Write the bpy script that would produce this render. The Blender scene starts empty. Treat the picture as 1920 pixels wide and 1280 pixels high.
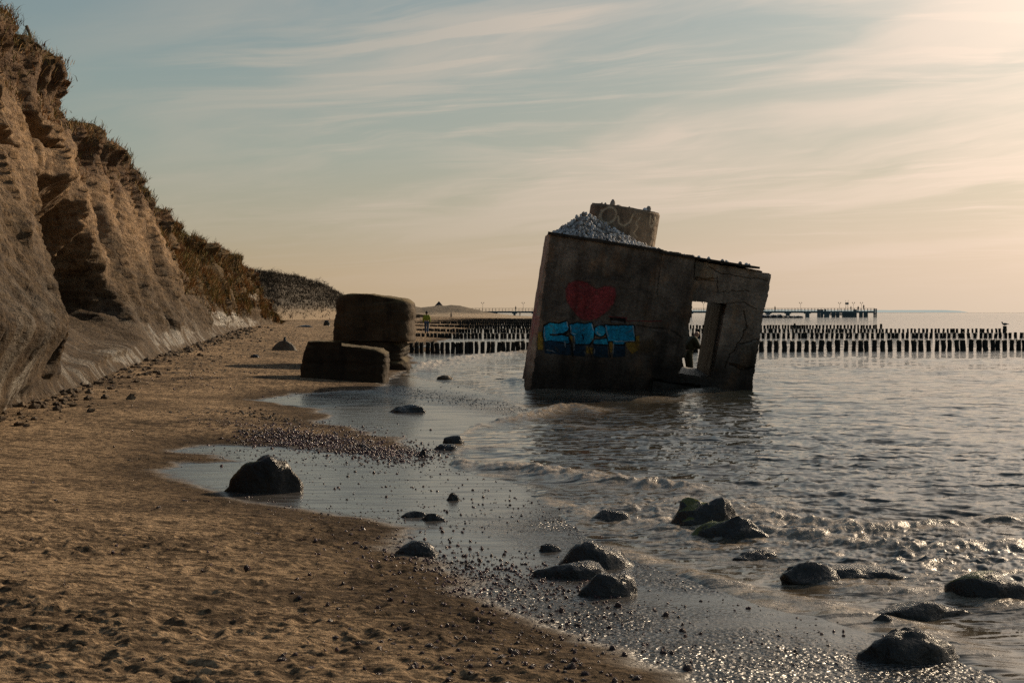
import bpy, math, random
import numpy as np
from mathutils import Vector, Matrix

RNG = np.random.default_rng(7)
random.seed(7)
scene = bpy.context.scene
COL = scene.collection
R = math.radians

# ------------------------------------------------------------------ camera
F = 2667.0            # focal length in pixels of the 1920 wide photograph
HORIZON = 585.0
EYE = 1.8
PITCH = math.atan((640 - HORIZON) / F)
cam_d = bpy.data.cameras.new("camera")
cam_d.sensor_width = 36
cam_d.lens = 36 * F / 1920
cam_d.clip_start = 0.1
cam_d.clip_end = 30000
cam_d.dof.use_dof = True
cam_d.dof.focus_distance = 27
cam_d.dof.aperture_fstop = 10.0
cam = bpy.data.objects.new("camera", cam_d)
cam.location = (0, 0, EYE)
cam.rotation_euler = (math.pi / 2 - PITCH, 0, 0)
COL.objects.link(cam)
scene.camera = cam

_cp, _sp = math.cos(PITCH), math.sin(PITCH)


def ray(px, py):
    u = (px - 960) / F
    v = (640 - py) / F
    return np.array([u, _cp + v * _sp, -_sp + v * _cp])


def on_plane(px, py, z=0.0):
    d = ray(px, py)
    t = (z - EYE) / d[2]
    return np.array([d[0] * t, d[1] * t, z])


def at_depth(px, py, Y):
    d = ray(px, py)
    t = Y / d[1]
    return np.array([d[0] * t, Y, EYE + d[2] * t])


# ------------------------------------------------------------------ noise
def _h(ix, iy, iz, seed):
    n = (ix.astype(np.int64) * 374761393 + iy.astype(np.int64) * 668265263 + iz.astype(np.int64) * 2147483647 + seed * 974634777) & 0xFFFFFFFF
    n = ((n ^ (n >> 13)) * 1274126177) & 0xFFFFFFFF
    n = ((n ^ (n >> 16)) * 2246822519) & 0xFFFFFFFF
    return (n ^ (n >> 15)).astype(np.float64) / 4294967295.0


def noise2(x, y, seed=0):
    x = np.asarray(x, float); y = np.asarray(y, float)
    xi = np.floor(x); yi = np.floor(y)
    fx = x - xi; fy = y - yi
    ux = fx * fx * fx * (fx * (fx * 6 - 15) + 10); uy = fy * fy * fy * (fy * (fy * 6 - 15) + 10)
    z0 = np.zeros_like(xi)
    out = 0
    for dx in (0, 1):
        for dy in (0, 1):
            a = _h(xi + dx, yi + dy, z0, seed) * 2 * math.pi
            g = np.cos(a) * (fx - dx) + np.sin(a) * (fy - dy)
            out = out + g * (ux if dx else 1 - ux) * (uy if dy else 1 - uy)
    return out * 1.5


def noise3(x, y, z, seed=0):
    x = np.asarray(x, float); y = np.asarray(y, float); z = np.asarray(z, float)
    xi, yi, zi = np.floor(x), np.floor(y), np.floor(z)
    fx, fy, fz = x - xi, y - yi, z - zi
    s = lambda f: f * f * (3 - 2 * f)
    ux, uy, uz = s(fx), s(fy), s(fz)
    out = 0
    for dx in (0, 1):
        for dy in (0, 1):
            for dz in (0, 1):
                v = _h(xi + dx, yi + dy, zi + dz, seed) * 2 - 1
                out = out + v * (ux if dx else 1 - ux) * (uy if dy else 1 - uy) * (uz if dz else 1 - uz)
    return out


def fbm2(x, y, octaves=4, seed=0, gain=0.5, lac=2.03):
    out = 0; a = 1.0; f = 1.0; tot = 0
    for k in range(octaves):
        out = out + a * noise2(x * f + 17.3 * k, y * f - 9.1 * k, seed + k)
        tot += a; a *= gain; f *= lac
    return out / tot


def fbm3(x, y, z, octaves=4, seed=0, gain=0.5):
    out = 0; a = 1.0; f = 1.0; tot = 0
    for k in range(octaves):
        out = out + a * noise3(x * f + 7.7 * k, y * f - 3.1 * k, z * f + 5.3 * k, seed + k)
        tot += a; a *= gain; f *= 2.03
    return out / tot


def sstep(a, b, x):
    t = np.clip((np.asarray(x, float) - a) / (b - a), 0, 1)
    return t * t * (3 - 2 * t)


# ------------------------------------------------------------------ mesh helpers
def mesh_np(name, verts, quads=None, tris=None, mat=None, smooth=True, attrs=None, colors=None):
    verts = np.asarray(verts, np.float32)
    me = bpy.data.meshes.new(name)
    loops = []; starts = []; tot = 0
    if quads is not None and len(quads):
        q = np.asarray(quads, np.int32); loops.append(q.ravel()); starts.append(np.arange(len(q)) * 4); tot = len(q) * 4
    if tris is not None and len(tris):
        t = np.asarray(tris, np.int32); loops.append(t.ravel()); starts.append(tot + np.arange(len(t)) * 3)
    loops = np.concatenate(loops); starts = np.concatenate(starts).astype(np.int32)
    me.vertices.add(len(verts)); me.vertices.foreach_set("co", verts.ravel())
    me.loops.add(len(loops)); me.loops.foreach_set("vertex_index", loops)
    me.polygons.add(len(starts)); me.polygons.foreach_set("loop_start", starts)
    me.update(calc_edges=True)
    me.validate()
    me.polygons.foreach_set("use_smooth", np.full(len(me.polygons), smooth))
    for k, v in (attrs or {}).items():
        a = me.attributes.new(k, 'FLOAT', 'POINT'); a.data.foreach_set("value", np.asarray(v, np.float32).ravel())
    for k, v in (colors or {}).items():
        a = me.attributes.new(k, 'FLOAT_COLOR', 'POINT')
        c = np.ones((len(verts), 4), np.float32); c[:, :3] = v
        a.data.foreach_set("color", c.ravel())
    if mat:
        me.materials.append(mat)
    me.update()
    return me


def link(name, me, loc=(0, 0, 0), parent=None, rot=None):
    o = bpy.data.objects.new(name, me)
    o.location = loc
    if rot is not None:
        o.rotation_euler = rot
    if parent:
        o.parent = parent
    COL.objects.link(o)
    return o


def tag(o, label=None, cat=None, group=None, kind=None):
    if label: o["label"] = label
    if cat: o["category"] = cat
    if group: o["group"] = group
    if kind: o["kind"] = kind
    return o


def empty(name, loc, label, cat, group=None, rot=(0, 0, 0)):
    o = bpy.data.objects.new(name, None)
    o.empty_display_size = 0.1
    o.location = loc; o.rotation_euler = rot
    COL.objects.link(o)
    return tag(o, label, cat, group)


def grid_quads(nr, nc):
    i = np.arange(nr - 1)[:, None] * nc + np.arange(nc - 1)[None, :]
    return np.stack([i, i + 1, i + nc + 1, i + nc], -1).reshape(-1, 4)


_ico = {}


def ico(n):
    if n not in _ico:
        import bmesh
        bm = bmesh.new()
        bmesh.ops.create_icosphere(bm, subdivisions=n, radius=1)
        bm.verts.ensure_lookup_table()
        v = np.array([list(x.co) for x in bm.verts]); f = np.array([[q.index for q in p.verts] for p in bm.faces])
        bm.free(); _ico[n] = (v, f)
    return _ico[n]


class MB:
    """collects primitive shapes into one mesh"""
    def __init__(s):
        s.v = []; s.q = []; s.t = []; s.n = 0

    def add(s, v, q=None, t=None):
        v = np.asarray(v, float)
        s.v.append(v)
        if q is not None and len(q): s.q.append(np.asarray(q) + s.n)
        if t is not None and len(t): s.t.append(np.asarray(t) + s.n)
        s.n += len(v)

    def box(s, lo, hi):
        x0, y0, z0 = lo; x1, y1, z1 = hi
        v = [(x0, y0, z0), (x1, y0, z0), (x1, y1, z0), (x0, y1, z0), (x0, y0, z1), (x1, y0, z1), (x1, y1, z1), (x0, y1, z1)]
        s.add(v, [(0, 3, 2, 1), (4, 5, 6, 7), (0, 1, 5, 4), (1, 2, 6, 5), (2, 3, 7, 6), (3, 0, 4, 7)])

    def tube(s, pts, radii, n=6, cap=True):
        pts = [np.asarray(p, float) for p in pts]
        if np.isscalar(radii): radii = [radii] * len(pts)
        rings = []
        for i, p in enumerate(pts):
            d = pts[min(i + 1, len(pts) - 1)] - pts[max(i - 1, 0)]
            d = d / (np.linalg.norm(d) + 1e-9)
            a = np.array([0, 0, 1.0]) if abs(d[2]) < 0.9 else np.array([1.0, 0, 0])
            e1 = np.cross(d, a); e1 /= np.linalg.norm(e1); e2 = np.cross(d, e1)
            th = np.arange(n) * 2 * math.pi / n
            rings.append(p + radii[i] * (np.cos(th)[:, None] * e1 + np.sin(th)[:, None] * e2))
        v = np.concatenate(rings)
        q = []
        for i in range(len(pts) - 1):
            for k in range(n):
                a = i * n + k; b = i * n + (k + 1) % n
                q.append((a, b, b + n, a + n))
        t = []
        if cap:
            v = np.concatenate([v, [pts[0]], [pts[-1]]])
            m = len(pts) * n
            for k in range(n):
                t.append((m, (k + 1) % n, k)); t.append((m + 1, (len(pts) - 1) * n + k, (len(pts) - 1) * n + (k + 1) % n))
        s.add(v, q, t)

    def sphere(s, c, r, sub=2, scale=(1, 1, 1)):
        v, f = ico(sub)
        s.add(v * np.asarray(scale) * r + np.asarray(c), None, f)

    def mesh(s, name, mat=None, smooth=True, off=(0, 0, 0)):
        return mesh_np(name, np.concatenate(s.v) - np.asarray(off), np.concatenate(s.q) if s.q else None, np.concatenate(s.t) if s.t else None, mat, smooth)


def seg_dist(X, Y, poly, closed=True):
    P = np.asarray(poly, float)
    best = np.full(X.shape, 1e18)
    n = len(P)
    for i in range(n if closed else n - 1):
        a = P[i]; b = P[(i + 1) % n]
        ab = b - a; L = ab @ ab + 1e-12
        t = np.clip(((X - a[0]) * ab[0] + (Y - a[1]) * ab[1]) / L, 0, 1)
        d = (X - a[0] - t * ab[0]) ** 2 + (Y - a[1] - t * ab[1]) ** 2
        np.minimum(best, d, out=best)
    return np.sqrt(best)


def inside(X, Y, poly):
    P = np.asarray(poly, float)
    r = np.zeros(X.shape, bool)
    n = len(P)
    for i in range(n):
        x0, y0 = P[i]; x1, y1 = P[(i + 1) % n]
        if y0 == y1: continue
        c = ((y0 > Y) != (y1 > Y)) & (X < (x1 - x0) * (Y - y0) / (y1 - y0) + x0)
        r ^= c
    return r


def sdist(X, Y, poly):
    d = seg_dist(X, Y, poly)
    return np.where(inside(X, Y, poly), -d, d)


# ------------------------------------------------------------------ materials
class NT:
    def __init__(s, tree):
        s.t = tree; s.n = tree.nodes; s.l = tree.links

    def new(s, kind, **kw):
        n = s.n.new(kind)
        for k, v in kw.items():
            if k.startswith("i_"):
                key = k[2:]
                n.inputs[int(key) if key.isdigit() else key.replace("_", " ")].default_value = v
            else:
                setattr(n, k, v)
        return n

    def link(s, a, b):
        s.l.new(a, b)

    def math(s, op, a, b=None, c=None, clamp=False):
        n = s.n.new("ShaderNodeMath"); n.operation = op; n.use_clamp = clamp
        for i, v in enumerate((a, b, c)):
            if v is None: continue
            if isinstance(v, (int, float)): n.inputs[i].default_value = v
            else: s.l.new(v, n.inputs[i])
        return n.outputs[0]

    def mix(s, f, a, b, blend='MIX'):
        n = s.n.new("ShaderNodeMix"); n.data_type = 'RGBA'; n.blend_type = blend
        for sock, v in ((n.inputs[0], f), (n.inputs[6], a), (n.inputs[7], b)):
            if isinstance(v, (int, float)): sock.default_value = v
            elif isinstance(v, (tuple, list)): sock.default_value = (*v[:3], 1)
            else: s.l.new(v, sock)
        return n.outputs[2]

    def ramp(s, f, stops, interp='LINEAR'):
        n = s.n.new("ShaderNodeValToRGB"); n.color_ramp.interpolation = interp
        e = n.color_ramp.elements
        while len(e) < len(stops): e.new(0.5)
        for k, (p, c) in enumerate(stops):
            e[k].position = p
            e[k].color = (c, c, c, 1) if isinstance(c, (int, float)) else (*c, 1)
        s.l.new(f, n.inputs[0])
        return n.outputs[0]

    def noise(s, vec, scale, detail=4, rough=0.55, dist=0.0, kind='FBM'):
        n = s.n.new("ShaderNodeTexNoise"); n.noise_dimensions = '3D'
        n.inputs['Scale'].default_value = scale; n.inputs['Detail'].default_value = detail
        n.inputs['Roughness'].default_value = rough; n.inputs['Distortion'].default_value = dist
        if vec is not None: s.l.new(vec, n.inputs['Vector'])
        return n.outputs['Fac']

    def mapping(s, vec, scale=(1, 1, 1), rot=(0, 0, 0), loc=(0, 0, 0)):
        n = s.n.new("ShaderNodeMapping")
        n.inputs['Scale'].default_value = scale; n.inputs['Rotation'].default_value = rot; n.inputs['Location'].default_value = loc
        s.l.new(vec, n.inputs['Vector'])
        return n.outputs[0]

    def attr(s, name, fac=True):
        n = s.n.new("ShaderNodeAttribute"); n.attribute_name = name
        return n.outputs['Fac'] if fac else n.outputs['Color']

    def bump(s, h, strength=0.5, dist=0.02, normal=None):
        n = s.n.new("ShaderNodeBump"); n.inputs['Strength'].default_value = strength; n.inputs['Distance'].default_value = dist
        s.l.new(h, n.inputs['Height'])
        if normal is not None: s.l.new(normal, n.inputs['Normal'])
        return n.outputs[0]


def material(name):
    m = bpy.data.materials.new(name); m.use_nodes = True
    t = NT(m.node_tree)
    b = t.n["Principled BSDF"]
    return m, t, b


def coords(t, kind='Object'):
    return t.new("ShaderNodeTexCoord").outputs[kind]


def set_in(t, sock, v):
    if isinstance(v, (int, float)): sock.default_value = v
    elif isinstance(v, (tuple, list)): sock.default_value = (*v[:3], 1)
    else: t.link(v, sock)


def simple_mat(name, c1, c2, scale=4, rough=0.8, bump=0.3, bscale=20, bdist=0.02, spec=0.5):
    m, t, b = material(name)
    co = coords(t)
    f = t.noise(co, scale, 5, 0.6)
    f = t.ramp(f, [(0.35, 0.0), (0.65, 1.0)])
    set_in(t, b.inputs['Base Color'], t.mix(f, c1, c2))
    b.inputs['Roughness'].default_value = rough
    b.inputs['Specular IOR Level'].default_value = spec
    if bump:
        h = t.noise(co, bscale, 6, 0.65)
        t.link(t.bump(h, bump, bdist), b.inputs['Normal'])
    return m


# ------------------------------------------------------------------ light
SUN_AZ = R(41)      # to the right of the viewing direction
SUN_EL = R(25)
sun_dir = np.array([math.sin(SUN_AZ) * math.cos(SUN_EL), math.cos(SUN_AZ) * math.cos(SUN_EL), math.sin(SUN_EL)])
sd = bpy.data.lights.new("sun", 'SUN'); sd.energy = 5.0; sd.angle = R(0.53); sd.color = (1.0, 0.78, 0.53)
so = bpy.data.objects.new("sun", sd); so.rotation_euler = Vector(-sun_dir).to_track_quat('-Z', 'Y').to_euler(); so.location = (30, 30, 40)
COL.objects.link(so)

world = bpy.data.worlds.new("World"); scene.world = world; world.use_nodes = True
w = NT(world.node_tree)
bg = w.n["Background"]; bg.inputs['Strength'].default_value = 0.1
sky = w.new("ShaderNodeTexSky"); sky.sky_type = 'NISHITA'; sky.sun_disc = False
sky.sun_elevation = SUN_EL; sky.sun_rotation = SUN_AZ
sky.air_density = 1.3; sky.dust_density = 3.0; sky.ozone_density = 1.5
gen = coords(w, 'Generated')
sep = w.new("ShaderNodeSeparateXYZ"); w.link(gen, sep.inputs[0])
X_, Y_, Z_ = sep.outputs
zc = w.math('MAXIMUM', Z_, 0.0)
dot_az = w.math('ADD', w.math('MULTIPLY', X_, math.sin(SUN_AZ)), w.math('MULTIPLY', Y_, math.cos(SUN_AZ)))
# elevation stretched so the low sky gets most of the ramp
el = w.math('POWER', zc, 0.5)
def er(z): return math.sqrt(z)
away = w.ramp(el, [(0.0, (.465, .32, .170)), (er(.025), (.43, .325, .19)), (er(.06), (.345, .325, .235)), (er(.11), (.27, .325, .29)), (er(.16), (.225, .30, .30)), (er(.21), (.185, .265, .295)), (er(.5), (.125, .20, .27)), (1.0, (.07, .12, .18))])
near = w.ramp(el, [(0.0, (.70, .57, .45)), (er(.04), (.69, .56, .455)), (er(.085), (.56, .50, .41)), (er(.14), (.45, .455, .41)), (er(.21), (.36, .42, .42)), (er(.42), (.40, .46, .50)), (er(.7), (.22, .29, .36)), (1.0, (.08, .13, .19))])
fsun = w.ramp(dot_az, [(0.0, 0.0), (0.46, 0.0), (0.62, 0.16), (0.78, 0.47), (0.9, 0.86), (0.98, 1.0)])
graded = w.mix(fsun, away, near)
# the sky behind the viewer, away from the sun, is darker
back = w.ramp(w.math('MULTIPLY_ADD', dot_az, 0.5, 0.5), [(0.0, 0.80), (0.42, 0.82), (0.7, 1.0)])
graded = w.mix(1.0, graded, back, 'MULTIPLY')
# cirrus, laid out on a high flat sheet
den = w.math('ADD', zc, 0.10)
comb = w.new("ShaderNodeCombineXYZ")
w.link(w.math('DIVIDE', X_, den), comb.inputs[0]); w.link(w.math('DIVIDE', Y_, den), comb.inputs[1])
pl = comb.outputs[0]
warp = w.new("ShaderNodeTexNoise"); warp.inputs['Scale'].default_value = 0.7; warp.inputs['Detail'].default_value = 3
w.link(pl, warp.inputs['Vector'])
wsub = w.new("ShaderNodeVectorMath", operation='SUBTRACT'); w.link(warp.outputs['Color'], wsub.inputs[0]); wsub.inputs[1].default_value = (.5, .5, .5)
wsc = w.new("ShaderNodeVectorMath", operation='SCALE'); w.link(wsub.outputs[0], wsc.inputs[0]); wsc.inputs['Scale'].default_value = 0.8
wadd = w.new("ShaderNodeVectorMath", operation='ADD'); w.link(pl, wadd.inputs[0]); w.link(wsc.outputs[0], wadd.inputs[1])
pw = wadd.outputs[0]
def rotmap(v, ang, sx, sy, loc=(0, 0, 0)):
    a = w.mapping(v, (1, 1, 1), (0, 0, ang), loc)
    return w.mapping(a, (sx, sy, 1))
cA = w.noise(rotmap(pw, R(50), 0.42, 1.25, (3.1, 1.7, 0)), 1.0, 6, 0.55)
cA = w.ramp(cA, [(0.41, 0.0), (0.63, 1.0)], 'EASE')
cB = w.noise(rotmap(pw, R(14), 0.6, 2.2, (0.3, 5.2, 0)), 1.15, 7, 0.6)
cB = w.ramp(cB, [(0.46, 0.0), (0.66, 1.0)], 'EASE')
cC = w.noise(rotmap(pw, R(20), 1.1, 6.0, (7.3, 2.2, 0)), 1.0, 7, 0.62)
cC = w.ramp(cC, [(0.47, 0.0), (0.70, 1.0)], 'EASE')
cov = w.ramp(dot_az, [(0.0, 0.05), (0.48, 0.10), (0.60, 0.42), (0.75, 0.85), (0.95, 1.0)])
lowfade = w.ramp(zc, [(0.0, 0.0), (0.03, 0.3), (0.08, 0.9), (0.2, 1.0), (0.6, .6), (1.0, 0.2)])
pm = w.ramp(w.noise(w.mapping(pl, (1, 1, 1), (0, 0, 0), (4.4, 1.3, 0)), .85, 3, .5), [(.40, .12), (.60, 1.0)])
cl = w.math('MAXIMUM', w.math('MULTIPLY', cA, 0.85), w.math('MULTIPLY', w.math('MULTIPLY', cB, 0.8), pm))
cl = w.math('ADD', cl, w.math('MULTIPLY', w.math('MULTIPLY', cC, 0.7), pm), clamp=True)
cl = w.math('MULTIPLY', w.math('MULTIPLY', cl, cov), lowfade)
ccol = w.mix(fsun, (.50, .43, .35), (.84, .67, .575))
ccol = w.mix(1.0, ccol, back, 'MULTIPLY')
graded = w.mix(w.math('MULTIPLY', cl, 0.85), graded, ccol)
# a broad glow round the unseen sun
vd = w.new("ShaderNodeVectorMath", operation='DOT_PRODUCT'); w.link(gen, vd.inputs[0]); vd.inputs[1].default_value = tuple(sun_dir)
glow = w.math('MULTIPLY', w.math('POWER', w.math('MAXIMUM', vd.outputs['Value'], 0.0), 20.0), 1.6)
gcol = w.mix(1.0, (1.0, .83, .66), glow, 'MULTIPLY')
graded = w.mix(1.0, graded, gcol, 'ADD')
sc10 = w.mix(1.0, graded, (9.4, 9.4, 9.4), 'MULTIPLY')
nish = w.mix(1.0, sky.outputs[0], (.10, .085, .06), 'MULTIPLY')
w.link(w.mix(1.0, sc10, nish, 'ADD'), bg.inputs['Color'])

scene.view_settings.view_transform = 'Standard'
scene.view_settings.look = 'None'
scene.view_settings.exposure = 0
scene.view_settings.gamma = 1
scene.cycles.use_denoising = False
scene.cycles.max_bounces = 5
scene.cycles.diffuse_bounces = 2
scene.cycles.glossy_bounces = 3
scene.cycles.sample_clamp_indirect = 3
scene.cycles.sample_clamp_direct = 6
scene.cycles.caustics_reflective = False
scene.cycles.caustics_refractive = False

# ------------------------------------------------------------------ shore lines (world xy)
def gp(pts, z=0.0):
    return [tuple(on_plane(px, py, z)[:2]) for px, py in pts]

WET = gp([(1420, 1420), (1330, 1310), (1250, 1262), (1120, 1212), (1000, 1172), (935, 1142), (895, 1108), (870, 1072), (815, 1050), (760, 1036), (738, 1018), (775, 996), (700, 975), (600, 962), (520, 950), (430, 930), (365, 908), (308, 889), (345, 872), (440, 868), (400, 856), (332, 850), (400, 838), (520, 840), (640, 852), (740, 858), (775, 846), (740, 824), (660, 806), (602, 795), (640, 783), (570, 765), (486, 752), (560, 740), (640, 736), (720, 733), (724, 712), (745, 702), (765, 696), (776, 676), (768, 664), (840, 657), (800, 650)])
WET += [(-5.0, 66), (-4.6, 80), (-4.2, 92), (-4.4, 104), (-4.6, 125), (-4.0, 155), (-2.0, 200), (1.5, 280), (4, 340), (3, 420), (-3, 520), (-40, 700), (-400, 1500), (-400, 12000), (12000, 12000), (12000, -50), (8, -50)]
SEA = gp([(2700, 1760), (2250, 1420), (1900, 1290), (1720, 1215), (1560, 1160), (1400, 1122), (1270, 1085), (1160, 1030), (1080, 975), (980, 915), (870, 878), (835, 850), (845, 815), (900, 800), (950, 790), (985, 770), (930, 745), (870, 726), (800, 714), (748, 704), (790, 690), (800, 682), (900, 668), (1000, 660)])
SEA += [(2.2, 72), (1.5, 92), (1.5, 125), (2.5, 155), (4.5, 200), (8, 280), (11, 340), (11, 420), (5, 540), (-30, 720), (-380, 1520), (-380, 12000), (12000, 12000), (12000, -50), (16, -50)]


def perlin_edge(x, y):
    return 0.35 * fbm2(x * 0.55, y * 0.35, 3, 31) + 0.10 * fbm2(x * 2.2, y * 1.2, 2, 37)


def ground_base(x, y):
    """beach height without the small relief; also the two signed distances"""
    near = np.clip(1.0 - (y - 30) / 60, 0.15, 1)
    dw = sdist(x, y, WET) + perlin_edge(x, y) * (0.6 + 0.5 * (y > 20))
    ds = sdist(x, y, SEA)
    k = np.clip(dw / np.maximum(dw - np.minimum(ds, -1e-3) * 0 + 1e-6, 1e-6), 0, 1)
    dry = 0.02 + 0.40 * (1 - np.exp(-np.maximum(dw, 0) / 5.0)) + 0.012 * np.clip(dw - 6, 0, 40)
    wetf = np.clip(-dw / np.maximum(-dw + np.maximum(ds, 0) + 1e-6, 1e-6), 0, 1)
    film = 0.02 - 0.012 * wetf
    sea = 0.008 - 0.05 * np.minimum(-ds, 20)
    z = np.where(dw > 0, dry, np.where(ds > 0, film, sea))
    return z, dw, ds


def ground_z(x, y):
    x = np.atleast_1d(np.asarray(x, float)); y = np.atleast_1d(np.asarray(y, float))
    return ground_base(x, y)[0]


def polar_grid(p_near, p_far, step, ncols, uin=0.42, uout=1.3, nout=50, far=None):
    p = np.arange(p_near, p_far, -step)
    ys = EYE * F / p
    if far: ys = np.concatenate([ys, far])
    u = np.linspace(-uin, uin, ncols)
    ext = uin + (uout - uin) * (np.linspace(0, 1, nout + 1)[1:] ** 1.6)
    u = np.concatenate([-ext[::-1], u, ext])
    U, Yg = np.meshgrid(u, ys)
    return U * Yg, Yg


# ------------------------------------------------------------------ beach
gx, gy = polar_grid(1100, 4, 1.35, 980)
nr, nc = gx.shape
gz, gdw, gds = ground_base(gx, gy)
dry = sstep(-0.05, 0.45, gdw)
step_w = gy ** 2 / (EYE * F) * 1.35          # row spacing in the world
def band(wl):                                 # fade relief the rows cannot carry
    return np.clip(wl / (2.2 * step_w) - 0.4, 0, 1)
rel = 0.020 * fbm2(gx * 1.0, gy * 1.3, 3, 3) * band(0.8)
big = fbm2(gx * 2.6, gy * 4.6, 3, 5, .55)
rel += (0.012 * big - 0.016 * sstep(0.12, 0.5, fbm2(gx * 2.8, gy * 5.0, 2, 8))) * band(0.2)
md = fbm2(gx * 5.5, gy * 10.5, 3, 6, .6)
rel += (0.016 * md + 0.017 * sstep(.12, .45, fbm2(gx * 6.5, gy * 12, 2, 64))) * band(0.09)
rel += 0.0105 * fbm2(gx * 14, gy * 26, 3, 61, .65) * band(0.036)
rough_zone = 0.55 + 0.45 * sstep(-0.2, 0.3, fbm2(gx * 0.35, gy * 0.35, 2, 9))
# footprints trodden along the beach
fp = np.zeros_like(gx)
nearmask = gy < 30
for k in range(420):
    fy = 4.6 * (28 / 4.6) ** RNG.random()
    fx = -0.40 * fy + RNG.random() * fy * 0.42
    a = RNG.normal(0.1, 0.5); c, s = math.cos(a), math.sin(a)
    j0 = np.searchsorted(gy[:, 0], fy - 0.35); j1 = np.searchsorted(gy[:, 0], fy + 0.35)
    if j1 <= j0: continue
    dx = gx[j0:j1] - fx; dy = gy[j0:j1] - fy
    lx = dx * c + dy * s; ly = -dx * s + dy * c
    r2 = ((lx + .03 * ly / .1) / 0.06) ** 2 + (ly / 0.12) ** 2
    dep = 0.012 + 0.018 * RNG.random()
    fp[j0:j1] += -dep * np.exp(-r2 ** 1.5) + 0.4 * dep * np.exp(-((np.sqrt(r2) - 1.5) / 0.35) ** 2)
rel = (rel * rough_zone + fp * .5 * band(0.2)) * np.clip(1.25 - gy / 60, .5, 1.1)
streak = fbm2(gx * 1.1 + gy * 0.5, gy * 6 - gx * 1.0, 3, 12)
gz2 = gz + rel * dry * 1.0 + (1 - dry) * 0.0022 * streak * band(0.15)
# colours
wet = 1 - sstep(-0.10, 0.22, gdw + 0.22 * fbm2(gx * 1.8, gy * 2.6, 4, 21, .6))
damp = 1 - sstep(0.1, 1.7, gdw + 0.3 * fbm2(gx * 0.8, gy * 0.8, 3, 22))
c_dry = np.array([.415, .295, .185]); c_damp = np.array([.125, .088, .055]); c_wet = np.array([.058, .054, .050])
v1 = fbm2(gx * 0.5, gy * 0.5, 4, 23)[..., None]; v2 = fbm2(gx * 6, gy * 6, 3, 24)[..., None]
col = c_dry * (1 + 0.22 * v1 + 0.18 * v2)
col = col * (1 - damp[..., None]) + c_damp * (1 + 0.2 * v2) * damp[..., None]
# wrack: dark broken weed and grit in drifts
def drift(pts, width):
    d = seg_dist(gx, gy, gp(pts, 0.3), False)
    return np.exp(-(d / width) ** 2)
wrack = np.zeros_like(gx)
DRIFTS = [([(130, 690), (200, 715), (330, 705), (480, 700)], 1.1, 1.0), ([(330, 690), (420, 668), (560, 650)], 1.6, .55), ([(290, 775), (380, 768), (470, 775), (560, 792)], .6, .9),
          ([(20, 748), (70, 745)], .5, .9), ([(370, 795), (480, 800), (620, 806)], .4, .8), ([(120, 855), (200, 850), (280, 856)], .5, .55), ([(350, 640), (420, 640), (520, 625)], 3.0, .45), ([(480, 722), (560, 712)], .8, .6)]
for pts, wd, am in DRIFTS: wrack += drift(pts, wd) * am
wr_n = fbm2(gx * 2.6, gy * 2.0, 4, 25, 0.65)
wrackm = sstep(0.50, 0.72, np.clip(wrack, 0, 1) * 0.62 + wr_n * 0.55 + 0.12)
patch = .18 * fbm2(gx * .5, gy * .7, 3, 27)
spots = sstep(.14, .30, fbm2(gx * 3.2, gy * 6.5, 4, 26, .65) + patch)
spots = np.maximum(spots, .9 * sstep(.13, .30, fbm2(gx * 8, gy * 17, 3, 28, .68) + .8 * patch))
spots = np.maximum(spots, .75 * sstep(.16, .36, fbm2(gx * 20, gy * 42, 2, 65, .68) + .5 * patch)) * .86
drk = np.clip(np.maximum(wrackm, spots) * (1 - wet), 0, 1)[..., None]
col = col * (1 - 0.72 * drk) + np.array([.035, .026, .02]) * 0.72 * drk
col = col * (1 - wet[..., None]) + (c_wet * (1 + 0.35 * streak[..., None])) * wet[..., None]
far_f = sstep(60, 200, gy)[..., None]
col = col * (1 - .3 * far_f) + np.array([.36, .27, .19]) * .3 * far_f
col = np.clip(col, 0.01, 1)
grit = np.exp(-(seg_dist(gx, gy, gp([(900, 1130), (1050, 1180), (1250, 1230), (1500, 1290), (1800, 1330)]), False) / .75) ** 2)
grit = np.maximum(grit, np.exp(-(seg_dist(gx, gy, gp([(1050, 985), (1190, 1035), (1320, 1080)]), False) / .55) ** 2))
grit = np.maximum(grit, np.exp(-(seg_dist(gx, gy, gp([(1450, 1240), (1650, 1250), (1850, 1300)]), False) / .45) ** 2))
grit = np.maximum(grit, .9 * np.exp(-(seg_dist(gx, gy, gp([(720, 730), (850, 748), (1000, 775)]), False) / .8) ** 2))
grit = np.clip(1.15 * grit * (.75 + 1.1 * fbm2(gx * 1.5, gy * 1.5, 3, 19)), 0, 1)
keep_v = (gds > -2.5)
q = grid_quads(nr, nc)
kq = keep_v.ravel()[q].any(1)
M_sand, t, b = material("beach_sand")
co = coords(t)
wa = t.attr("wet"); cola = t.attr("tint", False)
fine = t.noise(co, 90, 4, 0.7)
dinv = t.math('SUBTRACT', 1.0, wa)
lo_ = t.noise(t.mapping(co, (.55, .8, 1)), 1.0, 3, .55)
lo_ = t.math('MULTIPLY_ADD', lo_, .30, -.15)
fk = []
for sx_f, sy_f, off, det in ((2.6, 6.0, 0.0, 4), (6.5, 15.0, 3.7, 4), (15.0, 36.0, 9.1, 3)):
    n_ = t.noise(t.mapping(co, (sx_f, sy_f, 1), (0, 0, 0), (off, off, 0)), 1.0, det, .66)
    n_ = t.math('ADD', n_, lo_)
    fk.append(t.ramp(n_, [(.51, 0.0), (.60, 1.0)]))
flk = t.math('MAXIMUM', t.math('MULTIPLY', fk[0], .85), t.math('MAXIMUM', fk[1], t.math('MULTIPLY', fk[2], .8)))
flk = t.math('MULTIPLY', flk, dinv)
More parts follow.
